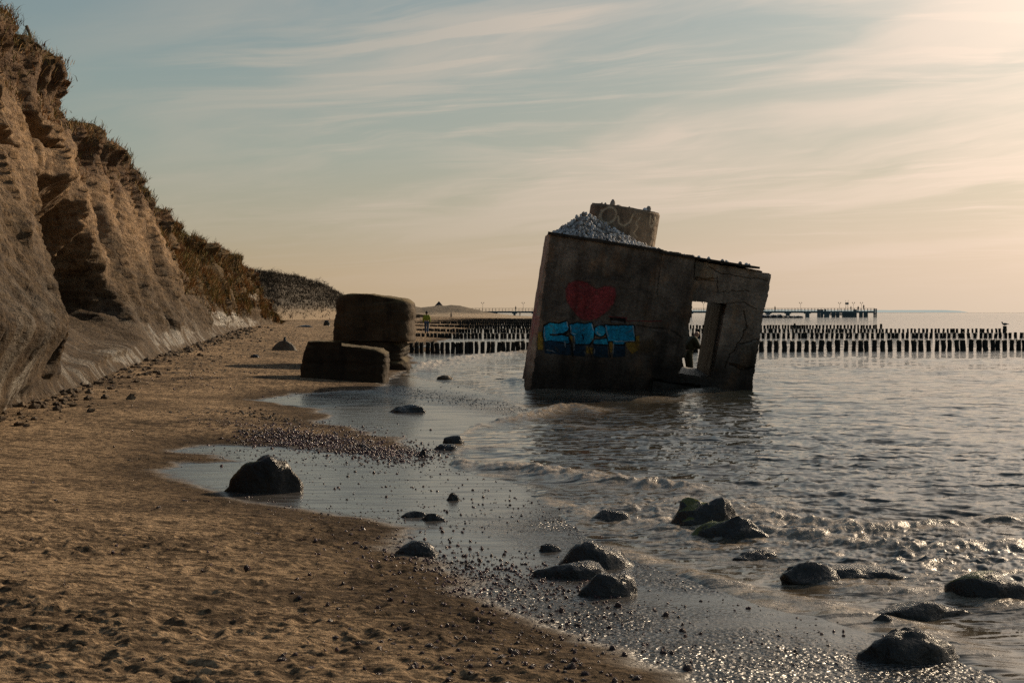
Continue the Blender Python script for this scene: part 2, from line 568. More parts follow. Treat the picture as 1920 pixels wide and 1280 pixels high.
cola = t.mix(t.math('MULTIPLY', flk, .86), cola, (.034, .024, .017))  # dark debris flecks, also painting shade into the pits of the bump
cc = t.mix(t.math('MULTIPLY', t.ramp(fine, [(.35, 0.0), (.7, 1.0)]), 0.45), cola, t.mix(1.0, cola, (.45, .42, .4), 'MULTIPLY'))
t.link(cc, b.inputs['Base Color'])
stv = t.mapping(co, (1.2, 7, 1), (0, 0, R(-6)))
st = t.noise(stv, 1.0, 6, 0.6)
wr = t.ramp(st, [(.3, .08), (.5, .18), (.72, .42)])
rg = t.new("ShaderNodeMix"); rg.data_type = 'FLOAT'
t.link(wa, rg.inputs[0]); rg.inputs[2].default_value = 0.93; t.link(wr, rg.inputs[3])
t.link(rg.outputs[0], b.inputs['Roughness'])
sp = t.math('MULTIPLY_ADD', wa, 0.85, 0.08); t.link(sp, b.inputs['Specular IOR Level'])
b.inputs['IOR'].default_value = 1.4
h1 = t.noise(co, 26, 5, 0.65); h2 = t.noise(t.mapping(co, (1, 1, 1)), 5.5, 4, 0.6); h3 = t.noise(co, 110, 4, .65)
hs = t.math('ADD', t.math('MULTIPLY', h1, 0.5), t.math('MULTIPLY', h2, 1.6))
hs = t.math('ADD', hs, t.math('MULTIPLY', h3, 0.30))
hs = t.math('SUBTRACT', hs, t.math('MULTIPLY', flk, .30))
hs = t.math('MULTIPLY', hs, t.math('MULTIPLY_ADD', dinv, 0.95, 0.04))
hs = t.math('ADD', hs, t.math('MULTIPLY', t.math('MULTIPLY', t.attr('grit'), wa), t.math('MULTIPLY', t.noise(co, 34, 1, .4), .95)))
t.link(t.bump(hs, 1.0, 0.045), b.inputs['Normal'])
me = mesh_np("beach", np.stack([gx, gy, gz2], -1).reshape(-1, 3), q[kq], None, M_sand, True, {"wet": wet.ravel(), "grit": grit.ravel()}, {"tint": col.reshape(-1, 3)})
tag(link("beach", me), "rough tan sand beach with a wet glossy edge", None, None, "structure")

# ------------------------------------------------------------------ sea
CREST = []   # (pixel polyline, height, width, foam)
CREST.append(([(778, 694), (815, 684), (870, 675), (930, 668), (1000, 659)], .17, 1.1, 1.0))
CREST.append(([(880, 797), (930, 791), (985, 785), (1030, 772), (1070, 764), (1110, 772)], .11, .30, .75))
CREST.append(([(860, 868), (940, 880), (1020, 888), (1100, 897), (1150, 908), (1220, 917), (1290, 924)], .10, .26, .85))
CREST.append(([(1130, 955), (1200, 962), (1260, 968)], .05, .16, .7))
CREST.append(([(1400, 968), (1470, 985), (1560, 998), (1660, 1006), (1780, 1000), (1920, 985), (2100, 975)], .055, .20, .7))
CREST.append(([(1430, 1012), (1520, 1020), (1620, 1034), (1740, 1046), (1850, 1040), (2000, 1035)], .05, .16, .85))
CREST.append(([(1190, 985), (1260, 1000), (1300, 1012)], .05, .14, .6))
CREST.append(([(815, 838), (860, 843), (930, 840)], .04, .18, .7))
CREST.append(([(1290, 1080), (1400, 1106), (1540, 1140), (1690, 1178), (1830, 1225)], .03, .13, .7))
CREST.append(([(965, 716), (1000, 728), (1060, 738), (1150, 748), (1260, 752)], .06, .5, .5))
CREST.append(([(1280, 742), (1340, 728), (1420, 712), (1440, 704)], .06, .35, .6))
CREST.append(([(1040, 800), (1120, 806), (1220, 812)], .04, .3, .25))
CREST.append(([(1405, 722), (1450, 710), (1530, 705)], .07, .5, .3))
CREST.append(([(1400, 695), (1500, 690), (1700, 698), (2000, 696)], .10, .9, .0))
CREST.append(([(1450, 676), (1600, 672), (1800, 676), (2000, 675)], .10, 1.2, .0))
CREST.append(([(900, 705), (960, 716), (1000, 722)], .04, .4, .2))
CREST.append(([(1480, 1075), (1620, 1110), (1780, 1125), (1990, 1165)], .03, .13, .7))

far_rows = [3000, 4500, 7000, 11000]
sx_, sy_ = polar_grid(960, 1.2, 0.92, 1080, uin=0.40, uout=1.3, nout=50, far=far_rows)
nr2, nc2 = sx_.shape
sds = sdist(sx_, sy_, SEA) + 0.25 * fbm2(sx_ * 0.9, sy_ * 0.6, 3, 51) + .06 * fbm2(sx_ * 4, sy_ * 3, 2, 52)
stepw = np.maximum(sy_ ** 2 / (EYE * F) * 0.92, 0.004)
def bnd(wl): return np.clip(wl / (2.0 * stepw) - 0.5, 0, 1)
dep = np.clip(-sds, 0, 100)
amp = sstep(0.0, 3.0, dep)
wx = sx_ + 0.5 * fbm2(sx_ * .3, sy_ * .3, 2, 60); wy = sy_ + 0.5 * fbm2(sx_ * .3, sy_ * .3, 2, 70)
def crests(fx, fy, ang, seed, octv=3):
    c, s = math.cos(ang), math.sin(ang)
    n = fbm2((wx * c + wy * s) * fx, (-wx * s + wy * c) * fy, octv, seed)
    return 1 - 2 * np.abs(n) ** 0.8
wv = 0.042 * fbm2(wx * .10 + wy * .03, wy * .35 - wx * .05, 2, 41) * bnd(2.8)
wv += 0.036 * crests(.40, 1.15, R(-8), 42, 2) * bnd(.9)
wv += 0.028 * crests(1.0, 2.6, R(14), 43, 2) * bnd(.38)
wv += 0.019 * crests(2.0, 4.8, R(-20), 44, 3) * bnd(.19)
chop = wv * amp
shal = 1 - sstep(0.3, 4.0, dep)
rip = 0.012 * crests(1.3, 3.2, R(10), 45, 3) * bnd(.3) + 0.005 * fbm2(wx * 9, wy * 11, 3, 46) * bnd(.1)
sz = 0.002 + chop * 0.9 + rip * sstep(0.05, 1.0, dep) * (0.6 + 0.4 * shal)
foam = np.zeros_like(sx_)
jag = fbm2(sx_ * 1.1, sy_ * 1.1, 3, 47)
jag2 = fbm2(sx_ * 5, sy_ * 5, 3, 48)
for pts, hgt, wd, fo in CREST:
    P = np.array(gp(pts))
    x0, y0 = P.min(0) - wd * 6; x1, y1 = P.max(0) + wd * 6
    j0, j1 = np.searchsorted(sy_[:, 0], [y0, y1])
    if j1 <= j0: continue
    sl = slice(j0, j1)
    X = sx_[sl] + .5 * wd * jag[sl]; Y = sy_[sl] + 1.2 * wd * jag[sl]
    d = seg_dist(X, Y, P, False)
    # signed across: shoreward side steeper
    side = np.where(np.abs(d) < 1e9, 1, 1)
    env = np.exp(-(d / wd) ** 2)
    mod = 0.65 + 0.55 * fbm2(sx_[sl] * .9, sy_[sl] * .9, 2, 49)
    sz[sl] += hgt * env * np.clip(mod, .15, 1.4) + hgt * 0.5 * env * jag2[sl] * (0.4 + fo)
    foam[sl] = np.maximum(foam[sl], fo * np.exp(-(d / (wd * 1.25)) ** 2) * np.clip(mod + .1, 0, 1))
# broken water among the rocks, lower right
broken = np.exp(-(seg_dist(sx_, sy_, gp([(1250, 960), (1450, 1000), (1700, 1050), (2050, 1090)]), False) / 1.25) ** 2)
sz += broken * (0.024 * crests(2.6, 4.2, R(25), 53, 4) + 0.022 * fbm2(sx_ * 9, sy_ * 9, 3, 54)) * bnd(.2)
foam = np.maximum(foam, broken * sstep(-.05, .35, jag2 + .5 * jag) * .85)
edge = np.exp(-((sds + .10) / .10) ** 2) * (sy_ < 60)
foam = np.maximum(foam, edge * .8 * sstep(-.25, .2, jag))
sz += edge * .012
out = sstep(-0.02, 0.35, sds)
sz = sz * (1 - out) - 0.12 * out
qs = grid_quads(nr2, nc2)
kq = (sds < 0.6).ravel()[qs].any(1)
M_sea, t, b = material("sea_water")
co = coords(t)
shl = t.attr("shallow"); fo = t.attr("foam")
deepc = (.020, .026, .025); shc = (.048, .040, .028)
base = t.mix(shl, deepc, shc)
fn = t.noise(co, 14, 5, .7); fn2 = t.noise(co, 55, 3, .6)
fmask = t.math('MULTIPLY', fo, t.ramp(t.math('MULTIPLY_ADD', fn2, .45, t.math('MULTIPLY', fn, .55)), [(.36, 0.0), (.60, 1.0)]))
fmask = t.math('MULTIPLY', fmask, 0.85, clamp=True)
t.link(t.mix(fmask, base, (.66, .53, .40)), b.inputs['Base Color'])
rgh = t.math('MULTIPLY_ADD', fmask, 0.40, 0.05)
t.link(rgh, b.inputs['Roughness'])
b.inputs['IOR'].default_value = 1.46
b.inputs['Specular IOR Level'].default_value = 0.5
wv1 = t.noise(t.mapping(co, (.55, 1.5, 1), (0, 0, R(-9))), 1.0, 3, .5, .3)
wv2 = t.noise(t.mapping(co, (2.0, 4.4, 1), (0, 0, R(14))), 1.0, 2, .5, .4)
wv3 = t.noise(t.mapping(co, (16, 22, 1)), 1.0, 4, .6)
hh = t.math('ADD', t.math('MULTIPLY', wv1, .16), t.math('MULTIPLY', wv2, .070))
hh = t.math('ADD', hh, t.math('MULTIPLY', wv3, t.math('MULTIPLY_ADD', shl, .0022, .0008)))
hh = t.math('ADD', hh, t.math('MULTIPLY', fn2, t.math('MULTIPLY', fo, .016)))
t.link(t.bump(hh, 0.9, 1.0), b.inputs['Normal'])
me = mesh_np("sea", np.stack([sx_, sy_, sz], -1).reshape(-1, 3), qs[kq], None, M_sea, True, {"shallow": (1 - sstep(.5, 7, dep)).ravel(), "foam": foam.ravel()})
tag(link("sea", me), "rippled grey green sea with small breaking waves", None, None, "structure")

# ------------------------------------------------------------------ cliff
cpts = np.array([(6, None, None), ]) if False else None
CR = [(0, 30, 36), (40, 62, 38), (62, 88, 40), (82, 125, 42), (86, 152, 44), (112, 195, 46), (138, 213, 48), (172, 245, 53), (190, 272, 56), (238, 300, 61), (248, 345, 68), (262, 368, 74), (322, 412, 83), (326, 440, 92), (390, 462, 108), (440, 480, 124), (468, 514, 136), (500, 560, 142), (530, 604, 147)]
cy = [5, 20, 30]; cx = [-8.4, -10.6, -12.1]; cz = [8.6, 9.0, 9.2]
for px, py, Y in CR:
    p = at_depth(px, py, Y); cy.append(Y); cx.append(p[0]); cz.append(p[2])
by = [5, 21.8, 46, 100, 125, 140, 147]; bx = [-5.3, -7.9, -11.4, -19.3, -22.6, -24.0, -23.8]
ncs = 760; nt = 250
ysn = 5.0 * (147 / 5.0) ** np.linspace(0, 1, ncs)
tt = np.linspace(0, 1.0, nt) ** 0.92
S, T = np.meshgrid(ysn, tt, indexing='ij')
Cx = np.interp(S, cy, cx); Cz = np.interp(S, cy, cz); Bx = np.interp(S, by, bx); Bz = np.full_like(S, 0.25)
fh = 0.20 * (1 - np.exp(-T * 9)) + 0.80 * T ** 1.15
fh /= fh.max()
px_ = Bx + (Cx - Bx) * fh; pz_ = Bz + (Cz - Bz) * T; py_ = S.copy()
H = Cz - Bz
zz = pz_
D = np.zeros_like(S)
hlow = 1 - sstep(.5, .85, T)
# shapes read off the photograph, carried back on to the undeformed face
def to_px(x, y, z):
    xc_ = x; yc_ = y * _cp - (z - EYE) * _sp; zc_ = y * _sp + (z - EYE) * _cp
    return 960 + F * xc_ / yc_, 640 - F * zc_ / yc_
upx, upy = to_px(px_, py_, pz_)
uj = 9 * fbm2(S * .9, zz * 1.2, 4, 78)
def zone(poly, soft, soft2=None):
    d = sdist(upx + uj, upy + uj, poly)
    return sstep(0, soft, -d)
D += .95 * zone([(-900, 60), (-60, 100), (20, 160), (64, 330), (78, 470), (88, 560), (112, 650), (134, 716), (60, 745), (-900, 1300)], 45) * sstep(170, 470, upy)
D += .65 * zone([(-900, 320), (-40, 400), (2, 540), (34, 660), (62, 738), (-900, 1300)], 34) * sstep(480, 650, upy)
HOLE = zone([(62, 300), (108, 322), (150, 332), (182, 390), (208, 450), (238, 520), (262, 585), (276, 640), (205, 664), (160, 690), (128, 704), (108, 640), (88, 560), (74, 470)], 20) * sstep(285, 430, upy)
D += -2.3 * HOLE
D += -.9 * zone([(215, 560), (232, 545), (250, 600), (262, 650), (240, 655), (222, 620)], 10)
D += -.6 * zone([(30, 640), (62, 650), (80, 700), (98, 716), (64, 722), (42, 700)], 9)
D += -.9 * zone([(45, 195), (72, 205), (100, 250), (130, 290), (95, 275), (62, 240)], 10)
D += -.5 * zone([(0, 225), (28, 250), (55, 285), (20, 275), (-20, 250)], 8)
for gpoly, gd in (([(246, 415), (258, 420), (302, 560), (336, 622), (322, 628), (284, 560)], -.9), ([(322, 465), (334, 470), (372, 560), (398, 604), (386, 609), (352, 552)], -1.0), ([(168, 425), (182, 432), (228, 560), (216, 566)], -.8), ([(418, 500), (430, 500), (452, 560), (462, 606), (450, 608), (436, 560)], -1.2), ([(12, 430), (24, 430), (44, 560), (60, 660), (46, 664), (28, 560)], -.5)):
    D += gd * zone(gpoly, 7)
D += .45 * zone([(150, 560), (200, 590), (250, 660), (180, 690), (140, 680)], 16)
sc = np.clip(S / 40, .6, 2.2)
gul = fbm2((S - zz * .35) * .23, zz * .05, 3, 80)
D += 1.25 * gul * sstep(0, .15, T) * np.clip(sc, .6, 1.5)
rdg = np.abs(fbm2((S - zz * .55) * .62 + .4 * fbm2(S * .5, zz * .5, 2, 79), zz * .16, 3, 81))
D += -.85 * rdg * (0.5 + T)
D += .36 * fbm2((S - zz * .5) * .8, zz * .13, 4, 82)
D += .17 * fbm2((S - zz * .6) * 1.9, zz * .30, 4, 83, .6) * np.clip(20 / S + .5, .4, 1)
D += .06 * fbm2((S - zz * .6) * 4.2, zz * 1.1, 3, 84, .6) * np.clip(1.3 - S / 50, .0, 1)
lip = np.exp(-((T - .955) / .05) ** 2)
lipn = .5 + fbm2(S * .5, S * 0 + 3.3, 3, 85) * 1.1
D += .55 * lip * lipn - .35 * np.exp(-((T - .84) / .06) ** 2) * lipn
crumb = sstep(.66, .9, T)
D += .16 * fbm2(S * .95, zz * 1.5, 4, 95, .6) * sstep(.04, .2, T)
D += crumb * .30 * fbm2(S * 1.1, zz * .8, 4, 86, .6)
pz_ = pz_ + crumb * sstep(.9, 1.0, T) * .28 * fbm2(S * 1.3, zz * .3, 4, 87, .6)
D = np.where(D > 0, D * (.15 + .85 * sstep(0.0, .16, T)), D * (.12 + .88 * sstep(0, .26, T)))
foot = np.exp(-T * 22)
D += foot * .35 * np.abs(fbm2(S * 1.2, S * 0, 3, 88))
px_ += D * .95; py_ = py_ - D * .22; pz_ += D * .10 * (T > .02)
# plateau behind the crest
plx = px_[:, -1:] + np.array([[-.4, -1.2, -3, -8, -22]]); ply = np.repeat(py_[:, -1:], 5, 1); plz = pz_[:, -1:] + np.array([[.05, .05, -.05, -.2, -.3]])
PX = np.concatenate([px_, plx], 1); PY = np.concatenate([py_, ply], 1); PZ = np.concatenate([pz_, plz], 1)
TT = np.concatenate([T, np.ones((ncs, 5)) * 1.0], 1); SS = np.concatenate([S, np.repeat(S[:, -1:], 5, 1)], 1)
ZZ = PZ
# colours
n1 = fbm2((SS - ZZ * .7) * 1.1, ZZ * .7, 4, 90); n2 = fbm2(SS * 3.5, ZZ * 3.5, 4, 91, .65)
sandc = np.array([.31, .20, .112]); clay = np.array([.215, .140, .075]); soil = np.array([.115, .064, .034]); turf = np.array([.135, .085, .034])
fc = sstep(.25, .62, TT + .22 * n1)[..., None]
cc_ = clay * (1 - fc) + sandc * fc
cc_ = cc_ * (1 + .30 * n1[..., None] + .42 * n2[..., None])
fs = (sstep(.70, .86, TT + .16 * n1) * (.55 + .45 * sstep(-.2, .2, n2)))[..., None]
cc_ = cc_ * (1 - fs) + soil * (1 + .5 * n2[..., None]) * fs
veg = sstep(70, 88, SS + 14 * n1) * sstep(.16, .40, TT + .35 * n1 - .1 * sstep(90, 140, SS))
ft = np.maximum(sstep(.93, .98, TT + .06 * n1), veg)[..., None]
cc_ = cc_ * (1 - ft) + turf * (1 + .7 * n2[..., None]) * ft
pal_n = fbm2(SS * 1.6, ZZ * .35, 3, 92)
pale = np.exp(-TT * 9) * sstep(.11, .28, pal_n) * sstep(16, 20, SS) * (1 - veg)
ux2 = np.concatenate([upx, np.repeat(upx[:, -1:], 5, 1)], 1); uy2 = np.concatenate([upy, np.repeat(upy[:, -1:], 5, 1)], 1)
uw = 7 * fbm2(SS * 2.2, ZZ * 1.5, 4, 96, .65); glint_zone = np.zeros_like(pale)
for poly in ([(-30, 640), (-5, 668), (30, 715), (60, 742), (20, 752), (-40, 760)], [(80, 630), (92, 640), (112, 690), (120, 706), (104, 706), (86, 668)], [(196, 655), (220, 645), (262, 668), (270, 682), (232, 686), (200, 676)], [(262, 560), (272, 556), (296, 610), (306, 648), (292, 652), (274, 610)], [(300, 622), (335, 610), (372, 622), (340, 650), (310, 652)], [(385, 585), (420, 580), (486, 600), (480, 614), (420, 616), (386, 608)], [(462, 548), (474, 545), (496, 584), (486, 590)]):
    glint_zone = np.maximum(glint_zone, sstep(0, 7, -sdist(ux2 + uw, uy2 + uw, poly)))
pale = np.maximum(pale * .8, glint_zone * sstep(-.25, .1, fbm2(SS * 1.2, ZZ * .6, 4, 97, .65)))
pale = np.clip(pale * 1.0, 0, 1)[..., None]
cc_ = cc_ * (1 - pale) + np.array([.60, .53, .43]) * pale  # sun glints on wet clay, painted into the colour as pale patches
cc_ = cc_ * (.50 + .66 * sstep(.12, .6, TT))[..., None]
cc_ = np.clip(cc_, .012, 1)
M_cliff, t, b = material("cliff_earth")
co = coords(t)
cola = t.attr("tint", False)
nz = t.noise(t.mapping(co, (1.4, .62, 1.5)), 3.4, 7, .7)
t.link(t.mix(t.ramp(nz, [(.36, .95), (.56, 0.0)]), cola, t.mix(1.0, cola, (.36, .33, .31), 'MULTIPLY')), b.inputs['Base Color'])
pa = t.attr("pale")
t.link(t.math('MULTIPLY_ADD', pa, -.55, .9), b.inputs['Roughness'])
b.inputs['Specular IOR Level'].default_value = .3
hA = t.noise(t.mapping(co, (1.0, .5, .24), (0, 0, 0)), 2.8, 7, .7); hB = t.noise(t.mapping(co, (1.4, .62, 1.9)), 4.2, 7, .68)
t.link(t.bump(t.math('MULTIPLY_ADD', hB, .55, hA), 1.0, .52), b.inputs['Normal'])
qc = grid_quads(ncs, nt + 5)[:, ::-1]
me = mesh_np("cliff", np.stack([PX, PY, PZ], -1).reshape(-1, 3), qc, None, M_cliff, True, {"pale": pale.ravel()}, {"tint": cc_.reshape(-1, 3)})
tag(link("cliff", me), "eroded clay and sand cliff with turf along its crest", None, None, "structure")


# ------------------------------------------------------------------ dry grass on the cliff
def blades(base, up, length, width, lean, cols, seed=0):
    n = len(base)
    rg = np.random.default_rng(seed)
    a = rg.random(n) * 2 * math.pi
    side = np.stack([np.cos(a), np.sin(a), np.zeros(n)], -1)
    b2 = rg.random(n) * 2 * math.pi
    ln = np.stack([np.cos(b2), np.sin(b2), np.zeros(n)], -1) * (lean * rg.random(n))[:, None]
    d = up + ln; d /= np.linalg.norm(d, axis=1)[:, None]
    L = length[:, None]; W = width[:, None]
    mid = base + d * L * .55
    tip = base + d * L + ln * L * .5 - np.array([0, 0, 1]) * (L * lean * .18)
    v = np.stack([base - side * W, base + side * W, mid - side * W * .7, mid + side * W * .7, tip], 1).reshape(-1, 3)
    i = np.arange(n)[:, None] * 5
    tr = np.concatenate([i + np.array([[0, 1, 3]]), i + np.array([[0, 3, 2]]), i + np.array([[2, 3, 4]])], 0)
    c = np.repeat(cols, 5, 0)
    return v, tr, c


M_grass, t, b = material("dry_grass")
t.link(t.attr("tint", False), b.inputs['Base Color']); b.inputs['Roughness'].default_value = .9; b.inputs['Specular IOR Level'].default_value = .15


def cliff_pt(y, t_):
    i = np.clip(np.log(np.asarray(y) / 5.0) / math.log(147 / 5.0) * (ncs - 1), 0, ncs - 1).astype(int)
    j = np.clip(np.asarray(t_) ** (1 / .92) * (nt - 1), 0, nt - 1).astype(int)
    return np.stack([px_[i, j], py_[i, j], pz_[i, j]], -1)


rg = np.random.default_rng(11)
bs = []; ls = []; ws = []
# fringe on the crest, in tufts
for k in range(900):
    y0 = 30 * (146 / 30) ** rg.random()
    t0 = 1 - abs(rg.normal(0, .035))
    m = rg.integers(8, 22)
    yy = y0 + rg.normal(0, .16, m) * y0 / 40; t1 = np.clip(t0 + rg.normal(0, .01, m), .6, 1)
    p = cliff_pt(yy, t1); p[:, 0] += rg.normal(-.1, .15, m)
    bs.append(p); ls.append((.10 + .24 * rg.random(m)) * (.5 + .8 * rg.random())); ws.append(np.full(m, .006 + .00016 * y0))
# tufts hanging on the upper face
for k in range(420):
    y0 = 28 * (85 / 28) ** rg.random(); t0 = .74 + .24 * rg.random()
    m = rg.integers(6, 16)
    p = cliff_pt(y0 + rg.normal(0, .2, m), np.clip(t0 + rg.normal(0, .012, m), .5, 1))
    bs.append(p); ls.append(.10 + .26 * rg.random(m)); ws.append(np.full(m, .006 + .00015 * y0))
# grown over slope of the far part
for k in range(1900):
    y0 = 76 + 70 * rg.random(); t0 = .18 + .8 * rg.random()
    ph = fbm2(np.array([y0 * .16]), np.array([t0 * 3.5]), 3, 93)[0]
    if ph < -.12 + (.25 if t0 < .35 else 0): continue
    m = rg.integers(14, 30); sz0 = .25 + .55 * rg.random()
    yy = y0 + rg.normal(0, sz0 * 1.4, m); p = cliff_pt(yy, np.clip(t0 + rg.normal(0, .02, m), .1, 1))
    bs.append(p); ls.append((.25 + .45 * rg.random(m)) * (.5 + sz0)); ws.append(np.full(m, .022))
base = np.concatenate(bs); Ls = np.concatenate(ls); Ws = np.concatenate(ws)
nb = len(base)
pal = np.array([[.26, .145, .06], [.17, .09, .038], [.30, .19, .085], [.12, .105, .035], [.21, .165, .065], [.15, .07, .032]])
clump = fbm2(base[:, 1] * .4, base[:, 2] * .8, 2, 94)
ci = np.clip(((clump + .5) * 6 + rg.normal(0, .9, nb)), 0, 5).astype(int)
cols = pal[ci] * (.95 + .7 * rg.random((nb, 1)))
upv = np.tile(np.array([[.30, -.05, .95]]), (nb, 1))
v, tr, c = blades(base, upv, Ls, Ws, .75, cols, 5)
tag(link("cliff_grass", mesh_np("cliff_grass", v, None, tr, M_grass, False, None, {"tint": c})), "dry brown grass tufts along the cliff crest and far slope", "grass", None, "stuff")

# ------------------------------------------------------------------ branches (bare shrubs)
M_twig = simple_mat("bare_twig", (.05, .035, .022), (.085, .058, .035), 6, .9, .2)


def shrub_mesh(name, height, stems, seed, r0=.03, spread=.5, depth=3, lean=(0, 0)):
    rg = random.Random(seed); mb = MB()

    def grow(p, d, L, r, lv):
        pts = [p]; q = np.array(p, float); dd = np.array(d, float)
        for k in range(3):
            dd = dd + np.array([rg.gauss(0, .16), rg.gauss(0, .16), rg.gauss(.05, .08)]); dd /= np.linalg.norm(dd)
            q = q + dd * L / 3; pts.append(q.copy())
        mb.tube(pts, [r, r * .85, r * .7, r * .5], 4 if lv else 5, False)
        if lv < depth:
            for k in range(rg.randint(2, 4)):
                i = rg.randint(1, 3)
                nd = dd + np.array([rg.gauss(0, .55), rg.gauss(0, .55), rg.gauss(.1, .3)]); nd /= np.linalg.norm(nd)
                grow(pts[i], nd, L * rg.uniform(.5, .75), r * .55, lv + 1)
    for k in range(stems):
        d = np.array([rg.gauss(lean[0], spread), rg.gauss(lean[1], spread), 1.0]); d /= np.linalg.norm(d)
        grow(np.array([rg.gauss(0, .08), rg.gauss(0, .08), -.1]), d, height * rg.uniform(.35, .55), r0, 0)
    return mb.mesh(name, M_twig, True)


for k, (px, py, Y, h, st, lb) in enumerate([
    (-14, 40, 35.6, 1.05, 5, "dense leafless shrub at the left edge on the highest cliff top"),
    (28, 56, 37.5, .8, 4, "thin leafless shrub just right of the dense one on the cliff top")]):
    p = at_depth(px, py, Y)
    tag(link("bare_shrub", shrub_mesh("bare_shrub", h, st, 20 + k, .018, .38, 3, (.25, 0)), p), lb, "shrub")
mb = MB()
rootpts = [at_depth(50, 50, 39), at_depth(57, 68, 38.8), at_depth(60, 78, 38.7), at_depth(66, 84, 38.6), at_depth(72, 86, 38.5), at_depth(79, 92, 38.5)]
mb.tube(rootpts, [.05, .045, .05, .055, .045, .02], 6)
mb.tube([at_depth(62, 80, 38.7), at_depth(58, 88, 38.6), at_depth(64, 92, 38.6)], [.035, .03, .015], 5)
mb.tube([at_depth(50, 84, 38.8), at_depth(58, 83, 38.7), at_depth(68, 87, 38.6)], [.05, .045, .03], 5)
tag(link("exposed_root", mb.mesh("exposed_root", M_twig, True, rootpts[0]), rootpts[0]), "gnarled dead root poking out below the highest cliff turf", "root")

# ------------------------------------------------------------------ stones
def rock_material(name, dark, light, rough, moss=0.0, spec=.5, bscale=9):
    m, t, b = material(name)
    co = coords(t)
    n = t.noise(co, 3.5, 6, .65); n2 = t.noise(co, 26, 4, .6)
    c = t.mix(t.ramp(n, [(.38, 0.0), (.66, 1.0)]), dark, light)
    c = t.mix(t.math('MULTIPLY', t.ramp(n2, [(.5, 0.0), (.7, 1.0)]), .5), c, light)
    rr = t.ramp(n2, [(.3, rough * .7), (.7, min(1, rough * 1.5))])
    if moss > 0:
        g = t.new("ShaderNodeNewGeometry"); s_ = t.new("ShaderNodeSeparateXYZ"); t.link(g.outputs['Normal'], s_.inputs[0])
        po = t.new("ShaderNodeSeparateXYZ"); t.link(co, po.inputs[0])
        mz = t.math('ADD', t.math('MULTIPLY', s_.outputs[2], .8), t.math('MULTIPLY', n, .55))
        mz = t.math('ADD', mz, t.math('MULTIPLY', po.outputs[0], -1.2))
        mk = t.math('MULTIPLY', t.ramp(mz, [(.98, 0.0), (1.16, 1.0)]), moss * .85)
        c = t.mix(mk, c, (.105, .11, .010))
    t.link(c, b.inputs['Base Color']); t.link(rr, b.inputs['Roughness'])
    b.inputs['Specular IOR Level'].default_value = spec
    hA = t.noise(co, bscale, 7, .66); hB = t.noise(co, bscale * 5, 4, .6)
    t.link(t.bump(t.math('MULTIPLY_ADD', hB, .07, hA), .9, .055), b.inputs['Normal'])
    return m


M_wetrock = rock_material("wet_rock", (.0035, .003, .0026), (.010, .0085, .007), .11, 0, .5)
M_mossrock = rock_material("mossy_rock", (.0035, .003, .0026), (.010, .0085, .007), .11, 1.0, .5)
M_dryrock = rock_material("dry_rock", (.075, .06, .045), (.14, .115, .085), .7, 0, .3)
M_stripe = rock_material("banded_rock", (.007, .0055, .0045), (.026, .019, .014), .24, .35, .30)
M_cobble = rock_material("pale_cobble", (.58, .59, .62), (.86, .86, .87), .75, 0, .3, 14)
M_pebble = rock_material("wet_pebble", (.022, .010, .011), (.125, .050, .052), .15, 0, .5, 14)


def rock_mesh(name, size, seed, mat, sub=4, rough=.26, facets=9, skew=(0, 0), flat=.35, peak=0.0, loc=None):
    """size: width, depth, height above the ground"""
    v, f = ico(sub)
    rg = np.random.default_rng(seed)
    v = v.copy()
    for k in range(facets):
        d = rg.normal(0, 1, 3); d[2] = abs(d[2]) * .8; d /= np.linalg.norm(d)
        lim = rg.uniform(.62, .92)
        s = v @ d
        over = np.maximum(s - lim, 0)
        v -= np.outer(over * .80, d)
    o = rg.random(3) * 50
    v = v / np.maximum(1, np.linalg.norm(v, axis=1) * 1.0)[:, None]
    n = fbm3(v[:, 0] * 1.3 + o[0], v[:, 1] * 1.3 + o[1], v[:, 2] * 1.3 + o[2], 3, seed)
    n2 = .55 - 2.1 * np.abs(fbm3(v[:, 0] * 2.6 + o[0], v[:, 1] * 2.6 + o[1], v[:, 2] * 2.6 + o[2], 4, seed + 9, .6))
    n3_ = fbm3(v[:, 0] * 11 + o[0], v[:, 1] * 11 + o[1], v[:, 2] * 11 + o[2], 2, seed + 19) if sub >= 4 else 0
    v *= (1 + 1.15 * rough * n + rough * .42 * n2 + rough * .14 * n3_)[:, None]
    up = np.clip(v[:, 2], 0, 2)
    if peak: v[:, :2] *= (1 - peak * np.clip(up, 0, 1))[:, None] + 0
    v[:, 0] += skew[0] * up; v[:, 1] += skew[1] * up
    lo, hi = v.min(0), v.max(0)
    v[:, 0] = (v[:, 0] - (lo[0] + hi[0]) / 2) / (hi[0] - lo[0]) * size[0]
    v[:, 1] = (v[:, 1] - (lo[1] + hi[1]) / 2) / (hi[1] - lo[1]) * size[1]
    zc_ = v[:, 2]
    zs = np.where(zc_ > -flat * .3, zc_, -flat * .3 + (zc_ + flat * .3) * .5)
    v[:, 2] = (zs - (-flat * .3)) / (hi[2] + flat * .3) * size[2]
    return mesh_np(name, v, None, f, mat, True)


